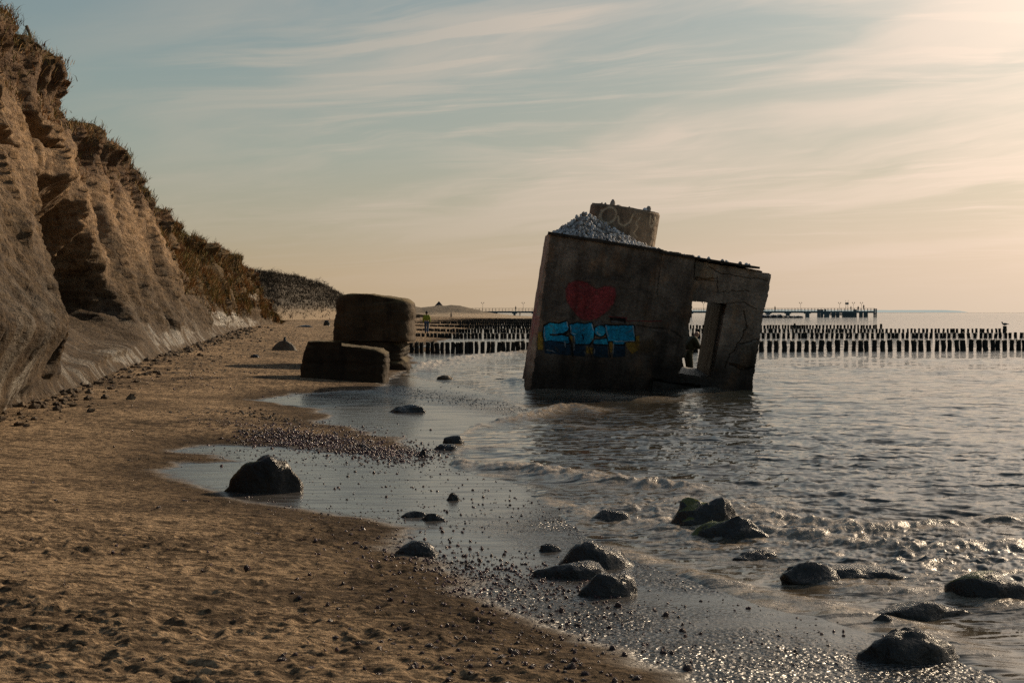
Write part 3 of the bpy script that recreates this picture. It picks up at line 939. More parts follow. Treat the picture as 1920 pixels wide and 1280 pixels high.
def boulder(px0, px1, ptop, pbase, label, seed, mat=None, name="boulder", z=None, deep=.62, group=None, cat="boulder", **kw):
    c = (px0 + px1) / 2
    zb = 0.0 if z is None else z
    p = on_plane(c, pbase, zb)
    for _ in range(3):
        if z is None:
            zb = float(ground_z(p[0], p[1])[0]); zb = max(zb, -.03)
            p = on_plane(c, pbase, zb)
    if z is None and sdist(np.array([p[0]]), np.array([p[1]]), SEA)[0] < 0: zb = .02
    s = p[1] / F
    wd = (px1 - px0) * s; h = (pbase - ptop) * s
    dp = wd * deep
    Yc = p[1] + dp * .48
    k = Yc / p[1]
    h = max(.3 * h, at_depth(c, ptop, Yc)[2] - zb)
    sink = .16 * h + .02
    me = rock_mesh(name, (wd * k * 1.18, dp, h + sink), seed, mat or M_wetrock, **kw)
    o = link(name, me, (p[0] * k, Yc, zb - sink))
    return tag(o, label, cat, group)


boulder(426, 558, 853, 925, "large banded boulder alone in the wet sand at the left of the swash", 101, M_stripe, skew=(.12, 0), rough=.26, facets=1, peak=.16, flat=.1)
boulder(745, 819, 1013, 1042, "low rounded dark boulder on the edge of the foreground pebble patch", 102, rough=0.17, facets=4, flat=.1)
boulder(724, 793, 758, 774, "flat dark boulder in the swash in front of the small concrete block", 103, rough=0.24, facets=6, skew=(.2, 0))
boulder(833, 870, 816, 833, "small dark boulder in the swash, upper one of a close pair", 104)
boulder(813, 862, 832, 844, "low flat boulder in the swash, lower one of a close pair", 105, rough=0.20)
boulder(1110, 1182, 955, 981, "low pointed dark boulder alone in the surf left of the mossy boulders", 106, rough=.14, peak=.25)
boulder(1250, 1384, 930, 1000, "biggest mossy boulder in the surf, behind the other mossy one", 107, M_mossrock, peak=.2, rough=0.31)
boulder(1297, 1435, 966, 1028, "wedge shaped boulder with a mossy peak in front of the biggest mossy boulder", 108, M_mossrock, skew=(.25, 0), peak=.35, rough=0.31)
boulder(1376, 1457, 1030, 1064, "small wet boulder just below the wedge shaped mossy boulder", 109, skew=(.2, 0))
boulder(1046, 1188, 1013, 1068, "tallest of three wet boulders clustered on the wet sand, rear one", 110, peak=.35, rough=.2)
boulder(1010, 1137, 1050, 1086, "long low wet boulder, left one of the cluster of three", 111, rough=0.20, facets=5)
boulder(1088, 1190, 1073, 1119, "angular split boulder, front one of the cluster of three", 112, facets=14, rough=.2, skew=(.2, 0))
boulder(1472, 1580, 1053, 1108, "thick dark slab of rock in the surf right of the mossy boulders", 113, skew=(-.35, 0), rough=0.24, facets=8)
boulder(1540, 1715, 1061, 1106, "long low ledge of rock trailing right from the thick slab", 114, skew=(-.3, 0), rough=0.27, facets=7)
boulder(1786, 1925, 1070, 1145, "large rounded boulder in the surf at the right edge of the view", 115, M_mossrock, rough=0.22, facets=6, skew=(.1, 0))
boulder(1638, 1812, 1121, 1169, "wide low boulder left of the large rounded one at the right edge", 116, rough=0.20, facets=6)
boulder(1634, 1673, 1151, 1174, "small round stone touching the left end of the wide low boulder", 117, rough=.1, facets=3)
boulder(1614, 1792, 1174, 1246, "broad peaked boulder nearest the lower right corner", 118, peak=.25, rough=0.29, facets=8)
boulder(1736, 1803, 1047, 1067, "flat half drowned boulder above the large rounded one at right", 119, rough=0.20)
boulder(750, 800, 957, 970, "low dark stone in the swash, left one of two end to end", 120, rough=0.24)
boulder(790, 836, 961, 976, "low dark stone in the swash, right one of two end to end", 121, rough=0.24)
boulder(1008, 1052, 1018, 1034, "short dark slab on the wet sand left of the three clustered boulders", 122, facets=8)
boulder(835, 862, 923, 938, "small glinting stone in the wide wet film beyond the two end to end stones", 123)
boulder(784, 801, 841, 856, "small dark pointed stone at the right end of the pebble bank", 124, peak=.4)
boulder(820, 849, 703, 713, "pale wet stone in the water right of the concrete blocks", 125, M_dryrock, rough=.1)
boulder(925, 952, 709, 716, "dark stone awash left of the tilted bunker", 126)
boulder(512, 554, 638, 657, "smooth grey boulder on the dry beach with a pebble balanced on top", 127, M_dryrock, rough=.1, facets=3, peak=.2, flat=.1)
_b = bpy.data.objects[[o.name for o in bpy.data.objects if o.get("label", "").startswith("smooth grey boulder")][0]]
top = max((_b.matrix_world @ vv.co for vv in _b.data.vertices), key=lambda q_: q_.z) if False else None
bl = np.array(_b.location); zt = max(vv.co.z for vv in _b.data.vertices)
tag(link("stone", rock_mesh("stone", (.13, .12, .17), 128, M_wetrock, 3, .12, 5), (bl[0] + .02, bl[1], bl[2] + zt - .03)), "small dark stone balanced on the smooth grey boulder", "stone")
boulder(607, 619, 600, 610, "dark boulder on the far beach beside the taller concrete block", 129, M_wetrock)
boulder(361, 380, 631, 638, "small white stone on the sand near the cliff foot", 130, M_cobble)
boulder(555, 585, 609, 613, "flat dark stone on the far beach left of the far boulder", 131, M_wetrock)
boulder(470, 490, 664, 670, "dark low stone on the dry sand between cliff and concrete blocks", 132, M_wetrock)
p = cliff_pt(31.5, .28)
tag(link("boulder", rock_mesh("boulder", (.55, .5, .42), 133, M_dryrock, 3, .16, 5), (p[0] + .12, p[1], p[2] - .2)), "rounded boulder stuck in the shaded hollow of the cliff", "boulder")

# pebbles -------------------------------------------------------------
rg = np.random.default_rng(5)
peb = []   # px, py, size(px)
def scatter(n, f, smin, smax, pw=2.2):
    for k in range(n):
        r = f()
        if r is None: continue
        px, py = r
        peb.append((px, py, smin + (smax - smin) * rg.random() ** pw))
def along(pts, sx, sy):
    P = np.array(pts, float); L = np.r_[0, np.cumsum(np.hypot(*np.diff(P, axis=0).T))]
    def f():
        d = rg.random() * L[-1]
        return np.interp(d, L, P[:, 0]) + rg.normal(0, sx), np.interp(d, L, P[:, 1]) + rg.normal(0, sy)
    return f
scatter(4200, along([(480, 812), (560, 822), (640, 832), (720, 846), (790, 856)], 36, 9), 2.2, 7.5)
scatter(700, along([(400, 790), (500, 795), (620, 805), (700, 815)], 40, 7), 1.8, 5)
scatter(420, along([(340, 850), (450, 852), (600, 862), (760, 872), (900, 884)], 30, 8), 1.8, 5.5)
scatter(520, along([(720, 728), (800, 742), (880, 752), (1000, 772)], 24, 6), 1.5, 3.5)
scatter(300, along([(560, 742), (640, 744), (740, 752)], 40, 6), 1.5, 3.5)
scatter(1300, along([(700, 1010), (800, 1052), (900, 1078), (1030, 1090), (1100, 1100)], 70, 20), 2.5, 9)
scatter(800, along([(760, 1060), (900, 1120), (1020, 1170), (1160, 1220)], 90, 34), 3, 10)
scatter(330, along([(700, 1170), (900, 1200), (1100, 1250)], 120, 46), 4, 15, 2.6)
scatter(60, along([(650, 1250), (900, 1240), (1150, 1240)], 120, 26), 9, 22, 1.6)
scatter(380, along([(430, 930), (560, 955), (700, 975), (800, 960), (900, 985)], 40, 10), 2, 6)
scatter(300, along([(600, 890), (800, 915), (1000, 950), (1100, 990)], 110, 22), 2, 7, 3)
scatter(330, along([(960, 960), (1120, 970), (1220, 985), (1300, 1020)], 60, 18), 2, 6)
scatter(420, along([(1050, 1120), (1250, 1160), (1450, 1200), (1700, 1260)], 120, 34), 2.5, 8, 3)
scatter(240, along([(450, 700), (350, 715), (200, 715)], 60, 10), 2, 5)
scatter(260, along([(1100, 1010), (1300, 1060), (1500, 1120)], 80, 22), 2, 6)
scatter(500, lambda: (rg.uniform(0, 900), 700 + 560 * rg.random()), 1.5, 6, 3.5)
scatter(45, lambda: (rg.uniform(30, 900), 900 + 370 * rg.random()), 6, 14, 2)
pa_ = np.array(peb); pa_ = pa_[(pa_[:, 1] > 640) & (pa_[:, 1] < 1330)]
W3 = np.array([on_plane(a, b_, .0) for a, b_ in pa_[:, :2]])
zg, dwp, dsp = ground_base(W3[:, 0], W3[:, 1])
for _ in range(3):
    d = np.array([ray(a, b_) for a, b_ in pa_[:, :2]])
    tpar = (np.maximum(zg, 0) - EYE) / d[:, 2]
    W3 = np.stack([d[:, 0] * tpar, d[:, 1] * tpar, np.maximum(zg, 0)], -1)
    zg, dwp, dsp = ground_base(W3[:, 0], W3[:, 1])
ok = (dsp > -.35)
pa_, W3, zg = pa_[ok], W3[ok], zg[ok]
size = pa_[:, 2] * W3[:, 1] / F
order = np.argsort(-pa_[:, 2])
proto = []
for k in range(8):
    m_ = rock_mesh("pebble", (1, .85, .62), 300 + k, M_pebble, 2, .2, 6)
    proto.append(m_)
pv = []
for m_ in proto:
    a = np.empty(len(m_.vertices) * 3, np.float32); m_.vertices.foreach_get("co", a); pv.append(a.reshape(-1, 3))
pf = ico(2)[1]
v1_, f1_ = ico(1)
NBIG = 190
VV = []; FF = []; n0 = 0
for rank, k in enumerate(order):
    a = rg.random() * 2 * math.pi; s = size[k]; zsc = rg.uniform(.45, 1.15)
    loc = (W3[k, 0], W3[k, 1], zg[k] - .06 * s)
    if rank < NBIG:
        o = link("pebble", proto[rank % 8], loc, None, (0, 0, a)); o.scale = (s, s, s * zsc)
        px, py = pa_[k, :2]
        reg = ("on the sand at the bottom of the view" if py > 1160 else "on the sand below the low rounded boulder" if py > 1040 else "in the wet film beyond the foreground sand" if py > 885 else "in the pebble bank behind the banded boulder")
        if px < 560 and py > 885: reg = "on the open sand at lower left"
        elif px > 1180 and py > 900: reg = "on the wet sand at lower right"
        tag(o, "dark rounded pebble " + reg, "pebble", "pebbles lying " + reg)
    else:
        src = pv[rank % 8] if rank < 1500 else None
        vv, ff = (src, pf) if src is not None else (v1_ * np.array([.5, .43, .31]) * (1 + .25 * rg.normal(0, .5, (len(v1_), 1))) + np.array([0, 0, .2]), f1_)
        c, s_ = math.cos(a), math.sin(a)
        vv = vv @ np.array([[c, s_, 0], [-s_, c, 0], [0, 0, 1]]) * s * np.array([1, 1, zsc]) + np.array(loc)
        VV.append(vv); FF.append(ff + n0); n0 += len(vv)
tag(link("shingle", mesh_np("shingle", np.concatenate(VV), None, np.concatenate(FF), M_pebble, True)), "wet dark shingle scattered over the sand and water edge", "shingle", None, "stuff")

# weed wrack lying in drifts ------------------------------------------
M_weed = simple_mat("dried_weed", (.016, .012, .009), (.04, .03, .02), 8, .8, .5, 40)
VV = []; FF = []; n0 = 0
for pts, wd, am in DRIFTS:
    f = along(pts, wd * 12, wd * 3.2 + 2)
    for k in range(int(520 * am)):
        px, py = f()
        if py < 615 or py > 1000: continue
        P0 = on_plane(px, py, .3); z0 = ground_z(P0[0], P0[1])[0]
        if z0 < .03: continue
        P0 = on_plane(px, py, z0)
        s = (1.5 + 5 * rg.random() ** 2.5) * P0[1] / F
        vv = v1_ * (1 + .5 * rg.normal(0, .5, (len(v1_), 1))) * np.array([rg.uniform(.6, 1.4), rg.uniform(.6, 1.4), rg.uniform(.3, .7)]) * s * .5 + np.array([P0[0], P0[1], z0 + .05 * s])
        VV.append(vv); FF.append(f1_ + n0); n0 += len(vv)
tag(link("seaweed", mesh_np("seaweed", np.concatenate(VV), None, np.concatenate(FF), M_weed, False)), "dark dried seaweed and debris in drifts on the sand", "seaweed", None, "stuff")

# fallen clods along the cliff foot
M_clod = simple_mat("fallen_earth", (.055, .038, .023), (.13, .088, .052), 3, .95, .8, 12, .05)
VV = []; FF = []; n0 = 0
for k in range(900):
    y0 = 20 * (120 / 20) ** rg.random(); pc_ = cliff_pt(y0, .012)
    off = abs(rg.normal(0, .55)); s_ = (.012 + .060 * rg.random() ** 4) * (1 + y0 / 60)
    X0, Y0 = pc_[0] + .05 + off, pc_[1] + rg.normal(0, .2); z0 = float(ground_z(X0, Y0)[0])
    VV.append(v1_ * (1 + .45 * rg.normal(0, .5, (len(v1_), 1))) * np.array([1, 1, .7]) * s_ + np.array([X0, Y0, z0 + .15 * s_])); FF.append(f1_ + n0); n0 += len(v1_)
tag(link("fallen_earth", mesh_np("fallen_earth", np.concatenate(VV), None, np.concatenate(FF), M_clod, False)), "clods of earth fallen along the cliff foot", "earth", None, "stuff")

# ------------------------------------------------------------------ concrete blocks on the shore
def concrete_mat(name, c1, c2, c3, moss=0.0, tint=False, rough=.9):
    m, t, b = material(name)
    co = coords(t)
    n1 = t.noise(co, 1.6, 6, .62); n2 = t.noise(co, 9, 5, .65); n3 = t.noise(t.mapping(co, (3, 3, .35)), 1.5, 5, .6)
    c = t.mix(t.ramp(n1, [(.36, 0.0), (.64, 1.0)]), c1, c2)
    c = t.mix(t.math('MULTIPLY', t.ramp(n3, [(.52, 0.0), (.68, 1.0)]), .6), c, c3)
    c = t.mix(t.math('MULTIPLY', t.ramp(n2, [(.56, 0.0), (.72, 1.0)]), .5), c, c2)
    if moss:
        g = t.new("ShaderNodeNewGeometry"); s_ = t.new("ShaderNodeSeparateXYZ"); t.link(g.outputs['Normal'], s_.inputs[0])
        mk = t.ramp(t.math('MULTIPLY_ADD', n2, .6, s_.outputs[2]), [(.55, 0.0), (.95, 1.0)])
        c = t.mix(t.math('MULTIPLY', mk, moss), c, (.13, .095, .04))  # moss on upward faces, its colour lifted to paint the tops as lit
    if tint:
        pa = t.new("ShaderNodeAttribute"); pa.attribute_name = "paint"
        pc = t.mix(1.0, pa.outputs['Color'], t.mix(t.ramp(n2, [(.3, 0.0), (.6, 1.0)]), (.72, .72, .72), (1, 1, 1)), 'MULTIPLY')
        c = t.mix(t.attr("cover"), c, pc)
        c = t.mix(1.0, c, t.attr("grime_light", False), 'MULTIPLY')
    t.link(c, b.inputs['Base Color']); b.inputs['Roughness'].default_value = rough
    b.inputs['Specular IOR Level'].default_value = .25
    h = t.math('MULTIPLY_ADD', n2, .4, n1); h = t.math('MULTIPLY_ADD', t.noise(co, 45, 4, .65), .15, h)
    t.link(t.bump(h, .95, .09), b.inputs['Normal'])
    return m


M_block = concrete_mat("mossy_concrete", (.036, .025, .015), (.088, .060, .035), (.018, .013, .009), .75)
M_blockdark = concrete_mat("dark_concrete", (.020, .014, .009), (.050, .035, .021), (.011, .009, .007), .5)


def lump_block(name, outline_px, Y, depth, seed, mat, round_=.12, rough=.05, plan=3.0):
    """a block whose camera side follows an outline given in the photograph; corners worn round"""
    P = np.array([at_depth(px, py, Y) for px, py in outline_px])
    c = P.mean(0)
    V = []; n = 140
    # resample the outline
    Q = np.vstack([P, P[:1]]); L = np.r_[0, np.cumsum(np.linalg.norm(np.diff(Q, axis=0), axis=1))]
    s = np.linspace(0, L[-1], n, endpoint=False)
    ring = np.stack([np.interp(s, L, Q[:, k]) for k in range(3)], -1)
    rings = []
    prof = [(0, .0), (0, .35), (0, .7)] + [(0.0, 1 - round_ * 1.0)] 
    nd = 34
    inset_front = [(1.0 - k / 22.0, 0) for k in range(0, 0)]
    # front cap as concentric rings, then the side, then the back cap
    out = []
    dd = .5 - .5 * np.cos(np.linspace(0, math.pi, nd + 1))
    dd = np.concatenate([[0], np.array([.0015, .004, .009, .016]), dd[1:-1][(dd[1:-1] > .02) & (dd[1:-1] < .98)], 1 - np.array([.016, .009, .004, .0015]), [1]])
    for d in dd:
        k = abs(2 * d - 1)
        xs_ = max(0.0, 1 - k ** plan) ** (1 / plan)
        zs_ = 1 - .03 * k ** 9
        zs_ = zs_ if 0 < d < 1 else zs_
        r_ = (ring - c) * np.array([1.035, 1, 1])
        if d in (0, 1): r_ = r_ * np.array([.02, 1, .97])
        wide = np.abs(r_[:, 0]).max()
        # superellipse in plan, full height all round
        out.append(c + np.stack([r_[:, 0] * xs_, np.full(n, d * depth), r_[:, 2] * zs_], -1))
    out = np.array(out)
    sh = out.shape
    fl = out.reshape(-1, 3)
    dirv = (fl - c - np.array([0, depth / 2, 0])); dirv /= np.linalg.norm(dirv, axis=1)[:, None] + 1e-9
    nn = fbm3(fl[:, 0] * 1.1, fl[:, 1] * 1.1, fl[:, 2] * 1.6, 3, seed) * rough * 1.4 + fbm3(fl[:, 0] * 6, fl[:, 1] * 6, fl[:, 2] * 9, 4, seed + 3, .65) * rough * 1.1
    lay = fbm2(fl[:, 2] * 4.5, fl[:, 0] * .25, 3, seed + 5); nn = nn - rough * .55 * sstep(.16, .22, lay)
    fl = fl + dirv * nn[:, None]
    q = []
    for i in range(sh[0] - 1):
        for k in range(n):
            q.append((i * n + k, i * n + (k + 1) % n, (i + 1) * n + (k + 1) % n, (i + 1) * n + k))
    o = np.array([c[0], Y + depth / 2, P[:, 2].min()])
    return mesh_np(name, fl - o, np.array(q), None, mat, True), o


YR = 43.0
me, o_ = lump_block("upper_block", [(628, 562), (633, 553), (650, 550), (690, 551), (730, 555), (760, 560), (769, 568), (771, 590), (768, 600), (770, 625), (770, 641), (740, 641), (700, 640), (660, 640), (621, 641), (621, 615), (626, 590)], YR, 2.3, 41, M_block, .26, .040, 4.2)
me2, o2 = lump_block("lower_block", [(628, 640), (690, 640), (752, 640), (760, 655), (755, 668), (763, 680), (765, 705), (700, 712), (622, 712), (620, 680)], YR + .08, 2.1, 42, M_blockdark, .2, .075, 4.0)
tower = empty("concrete_ruin", (o2[0], o2[1], o2[2]), "tall two tier mossy concrete block standing behind the low one", "concrete block")
link("upper_block", me, o_ - o2, tower); link("lower_block", me2, (0, 0, 0), tower)
me, o_ = lump_block("concrete_block", [(571, 650), (575, 640), (592, 639), (630, 645), (680, 651), (708, 655), (719, 663), (721, 680), (719, 705), (718, 735), (650, 735), (558, 730), (562, 705), (566, 675)], 35.6, 1.5, 43, M_blockdark, .22, .038, 6.5)
tag(link("concrete_block", me, o_), "low cracked dark concrete block in front of the tall one at the water edge", "concrete block")

# ------------------------------------------------------------------ tilted bunker
YF = 32.5
MPP = YF / F
piv = at_depth(1033, 438, YF)
ROLL, PTCH = R(8.9), R(2.4)
cr, sr = math.cos(ROLL), math.sin(ROLL)


def BL(px, py):
    dx = (px - 1033) * MPP; dz = -(py - 438) * MPP
    return dx * cr - dz * sr, dx * sr + dz * cr


def inv_px(lx, lz):
    dx = lx * cr + lz * sr; dz = -lx * sr + lz * cr
    return 1033 + dx / MPP, 438 - dz / MPP


BROT = Matrix.Rotation(ROLL, 4, 'Y') @ Matrix.Rotation(PTCH, 4, 'X')
bunker = empty("bunker", piv, "tilted dark concrete bunker with a painted red heart and blue lettering, standing in the surf", "bunker")
bunker.rotation_euler = BROT.to_euler()
BM = Matrix.Translation(Vector(piv)) @ BROT


def plate(name, mask, xs, zs, y0, y1, mat, rough=.012, seed=0, paint=None, axis='y', relief=None, attrs=True):
    """solid slab on a fine grid: mask over cells, front at y0 and back at y1; axis 'x' swaps the roles of x and y"""
    nx, nz = len(xs), len(zs)
    XX, ZZ_ = np.meshgrid(xs, zs, indexing='ij')
    n = fbm2(XX * 2.2, ZZ_ * 2.2, 4, seed) * rough * 1.6 + fbm2(XX * 9, ZZ_ * 9, 3, seed + 4) * rough * .6
    yf = y0 + n + (relief if relief is not None else 0)
    jx = fbm2(XX * 7, ZZ_ * 7, 3, seed + 7) * rough * 1.2; jz = fbm2(XX * 7, ZZ_ * 7, 3, seed + 8) * rough * 1.2
    A = np.stack([XX + jx, yf, ZZ_ + jz], -1).reshape(-1, 3); B = np.stack([XX + jx, np.full_like(XX, y1), ZZ_ + jz], -1).reshape(-1, 3)
    if axis == 'x':
        A = A[:, [1, 0, 2]]; B = B[:, [1, 0, 2]]
    idx = np.arange(nx * nz).reshape(nx, nz); N = nx * nz
    m = mask
    a = idx[:-1, :-1][m]; b_ = idx[1:, :-1][m]; c = idx[1:, 1:][m]; d = idx[:-1, 1:][m]
    Q = [np.stack([a, b_, c, d], -1), np.stack([d, c, b_, a], -1) + N]
    mp = np.pad(m, 1)
    core = mp[1:-1, 1:-1]
    e = core & ~mp[:-2, 1:-1]; i0 = idx[:-1, :-1][e]; i1 = idx[:-1, 1:][e]; Q.append(np.stack([i0, i1, i1 + N, i0 + N], -1))
    e = core & ~mp[2:, 1:-1]; i0 = idx[1:, :-1][e]; i1 = idx[1:, 1:][e]; Q.append(np.stack([i1, i0, i0 + N, i1 + N], -1))
    e = core & ~mp[1:-1, :-2]; i0 = idx[:-1, :-1][e]; i1 = idx[1:, :-1][e]; Q.append(np.stack([i1, i0, i0 + N, i1 + N], -1))
    e = core & ~mp[1:-1, 2:]; i0 = idx[:-1, 1:][e]; i1 = idx[1:, 1:][e]; Q.append(np.stack([i0, i1, i1 + N, i0 + N], -1))
    Q = np.concatenate(Q)
    if axis == 'x': Q = Q[:, ::-1]
    V = np.concatenate([A, B])
    used = np.unique(Q); rm = np.full(len(V), -1); rm[used] = np.arange(len(used))
    at = {}; cl_ = {}
    if attrs:
        if paint is None:
            pc = np.zeros((N, 3)); cv = np.zeros(N); gr = np.ones((N, 3))
        else: pc, cv, gr = paint
        at["cover"] = np.concatenate([cv, np.zeros(N)])[used]
        cl_["paint"] = np.concatenate([pc, pc])[used]; cl_["grime_light"] = np.concatenate([gr, gr])[used]
    me = mesh_np(name, V[used], rm[Q], None, mat, True, at, cl_)
    me.set_sharp_from_angle(angle=R(38))
    return me


M_bunk = concrete_mat("bunker_concrete", (.095, .077, .064), (.215, .178, .148), (.050, .041, .034), 0, True)
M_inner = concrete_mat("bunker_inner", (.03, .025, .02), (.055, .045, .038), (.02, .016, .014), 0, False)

# --- front wall (the part left of the break, and the part with the doorway)
STEP = .0125
xs = np.arange(-.06, 5.3, STEP); zs = np.arange(-4.6, .10, STEP)
xc = (xs[:-1] + xs[1:]) / 2; zc2 = (zs[:-1] + zs[1:]) / 2
CX, CZ = np.meshgrid(xc, zc2, indexing='ij')
PXc, PYc = inv_px(CX, CZ)
jit = 2.2 * fbm2(CX * 6, CZ * 6, 3, 201)
jit2 = 2.2 * fbm2(CX * 6, CZ * 6, 3, 202)
FRONT = [(1033, 438), (1110, 447), (1180, 459), (1250, 470), (1299, 479), (1301, 487), (1447, 514), (1445, 530), (1440, 560), (1431, 592), (1430, 612), (1426, 640), (1420, 675), (1416, 708), (1408, 790), (985, 790), (998, 717), (1010, 620)]
DOOR = [(1300, 565), (1364, 569), (1358, 600), (1351, 640), (1343, 680), (1337, 709), (1310, 707), (1290, 704), (1272, 702), (1277, 694), (1284, 688), (1281, 674), (1289, 662), (1287, 648), (1292, 632), (1293, 610), (1298, 590)]
mask = inside(PXc + jit, PYc + jit2, FRONT) & ~inside(PXc + .5 * jit, PYc + .5 * jit2, DOOR)
split = inside(PXc + .6 * jit, PYc, [(800, 300), (1303, 300), (1303, 487), (1300, 565), (1278, 700), (1276, 900), (800, 900)])

VX, VZ = np.meshgrid(xs, zs, indexing='ij')
vpx, vpy = inv_px(VX, VZ)
vpx = vpx.ravel(); vpy = vpy.ravel(); vX = VX.ravel(); vZ = VZ.ravel()
paintc = np.zeros((len(vpx), 3)); cover = np.zeros(len(vpx)); grime_light = np.ones((len(vpx), 3))
wob = .9 * fbm2(vX * 8, vZ * 8, 3, 210)


def zp(pts):   # points read from an enlargement of the wall
    return [(970 + x / 4.923, 500 + y / 4.923) for x, y in pts]


def lay(sd_, colr, op=1.0, soft=.8):
    a = np.clip(.5 - sd_ / soft, 0, 1) * op
    paintc[:] = paintc * (1 - a[:, None]) + np.array(colr) * a[:, None]
    cover[:] = np.maximum(cover, a)


def fill(pts, colr, op=1.0, soft=.8, grow=0.0):
    sdv = np.full(len(vpx), 99.0)
    P = np.array(zp(pts)); lo = P.min(0) - 8; hi = P.max(0) + 8
    s = (vpx > lo[0]) & (vpx < hi[0]) & (vpy > lo[1]) & (vpy < hi[1])
    sdv[s] = sdist(vpx[s] + wob[s], vpy[s] + wob[s], P) - grow
    lay(sdv, colr, op, soft)


def stroke(pts, wdt, colr, op=1.0, soft=.8):
    sdv = np.full(len(vpx), 99.0)
    P = np.array(zp(pts)); lo = P.min(0) - 10; hi = P.max(0) + 10
    s = (vpx > lo[0]) & (vpx < hi[0]) & (vpy > lo[1]) & (vpy < hi[1])
    sdv[s] = seg_dist(vpx[s] + wob[s], vpy[s] + wob[s], P, False) - wdt / 4.923 / 2
    lay(sdv, colr, op, soft)


BLUE = (.018, .40, .74); NAVY = (.014, .065, .13); BLK = (.006, .006, .007); YEL = (.62, .38, .05); WHT = (.75, .82, .85); RED = (.36, .05, .062)
blot = fbm2(vX * 6, vZ * 6, 4, 215, .6)
fill([(445, 260), (447, 200), (470, 150), (530, 125), (600, 125), (650, 142), (690, 176), (735, 205), (800, 178), (860, 175), (903, 192), (915, 260), (900, 330), (860, 390), (800, 440), (740, 480), (650, 500), (590, 490), (550, 450), (500, 390), (460, 330)], RED, .86, 4.5)
# pale chalky smears
for pts in ([(600, 110), (680, 90), (800, 110), (950, 95)], [(340, 330), (420, 340), (440, 330)], [(370, 440), (500, 430), (520, 470)], [(1020, 130), (1130, 40), (1180, 30)], [(1120, 200), (1210, 235)]):
    stroke(pts, 34, (.13, .12, .115), .5, 4)
# yellow ground behind the letters
for box in ([(188, 600), (240, 600), (240, 770), (185, 770)], [(485, 635), (515, 635), (512, 695), (488, 690)], [(630, 735), (700, 745), (700, 805), (640, 800)], [(850, 695), (885, 690), (880, 790), (860, 790)], [(1000, 690), (1130, 630), (1135, 760), (1060, 810), (1010, 740)]):
    fill(box, YEL, .8, 2.0)
fill([(1090, 690), (1250, 660), (1300, 760), (1220, 800), (1110, 800)], (.16, .09, .02), .5, 6)
# dark lower bodies
fill([(250, 690), (490, 680), (500, 820), (255, 800)], NAVY, .95)
fill([(520, 700), (640, 700), (630, 830), (520, 820)], NAVY, .95)
fill([(705, 690), (835, 700), (845, 840), (705, 835)], NAVY, .95)
fill([(885, 690), (1000, 690), (1000, 830), (885, 835)], NAVY, .95)
# black outlines then blue faces
LET = [[(240, 600), (252, 545), (300, 520), (380, 528), (455, 505), (472, 560), (455, 612), (395, 630), (470, 648), (492, 690), (470, 706), (330, 680), (250, 682)],
       [(488, 535), (560, 520), (630, 530), (690, 518), (712, 600), (704, 670), (662, 712), (540, 712), (530, 645), (498, 618)],
       [(712, 672), (828, 668), (836, 715), (708, 712)],
       [(812, 540), (900, 547), (990, 540), (1076, 545), (1090, 682), (992, 690), (988, 716), (892, 714), (884, 686), (840, 682)]]
for L_ in LET: fill(L_, BLK, 1, .8, 2.6)
circ = [(768 + 50 * math.cos(a), 592 + 48 * math.sin(a)) for a in np.linspace(0, 2 * math.pi, 24)[:-1]]
fill(circ, BLK, 1, .8, 2.6)
for L_ in LET: fill(L_, BLUE, 1)
fill(circ, BLUE, 1)
stroke([(470, 590), (430, 622), (360, 628), (310, 628)], 22, BLK)
stroke([(606, 632), (612, 668)], 14, BLK)
stroke([(480, 660), (500, 720), (515, 830)], 16, BLK); stroke([(690, 700), (660, 740), (690, 830)], 10, BLK)
stroke([(840, 690), (862, 830)], 10, BLK); stroke([(250, 690), (350, 690), (480, 690)], 8, NAVY)
for pts in ([(252, 560), (250, 640), (262, 675)], [(458, 508), (472, 560)], [(495, 545), (500, 615), (540, 620)], [(690, 530), (706, 590)], [(738, 600), (745, 620), (770, 632)], [(818, 545), (840, 640)], [(895, 690), (1085, 686)], [(1072, 550), (1086, 640)], [(890, 715), (888, 800)], [(528, 640), (524, 770)], [(440, 690), (446, 745)], [(270, 770), (320, 775), (345, 790)], [(716, 760), (714, 800)], [(620, 780), (630, 800)]):
    stroke(pts, 6, WHT, .75)
fill([(705, 498), (780, 488), (805, 530), (735, 548)], (.13, .125, .13), .9)
fill([(855, 462), (1008, 470), (1005, 522), (860, 516)], BLK, .95)
stroke([(872, 505), (975, 515)], 14, (.22, .23, .24), .8)
stroke([(845, 458), (1010, 468), (1012, 498), (1280, 502), (1330, 500)], 9, (.30, .03, .04), .9)
for k in range(7): stroke([(1210 + 16 * k, 560 + 6 * k), (1225 + 16 * k, 590 - 6 * (k % 2)), (1245 + 14 * k, 566 + 5 * k)], 6, (.33, .36, .38), .6, 1.5)
stroke([(1100, 540), (1240, 560), (1400, 570), (1480, 620), (1530, 660)], 12, BLK, .8, 2)
fill([(1290, 600), (1390, 605), (1440, 640), (1500, 700), (1470, 730), (1330, 700)], (.085, .075, .068), .6, 5)
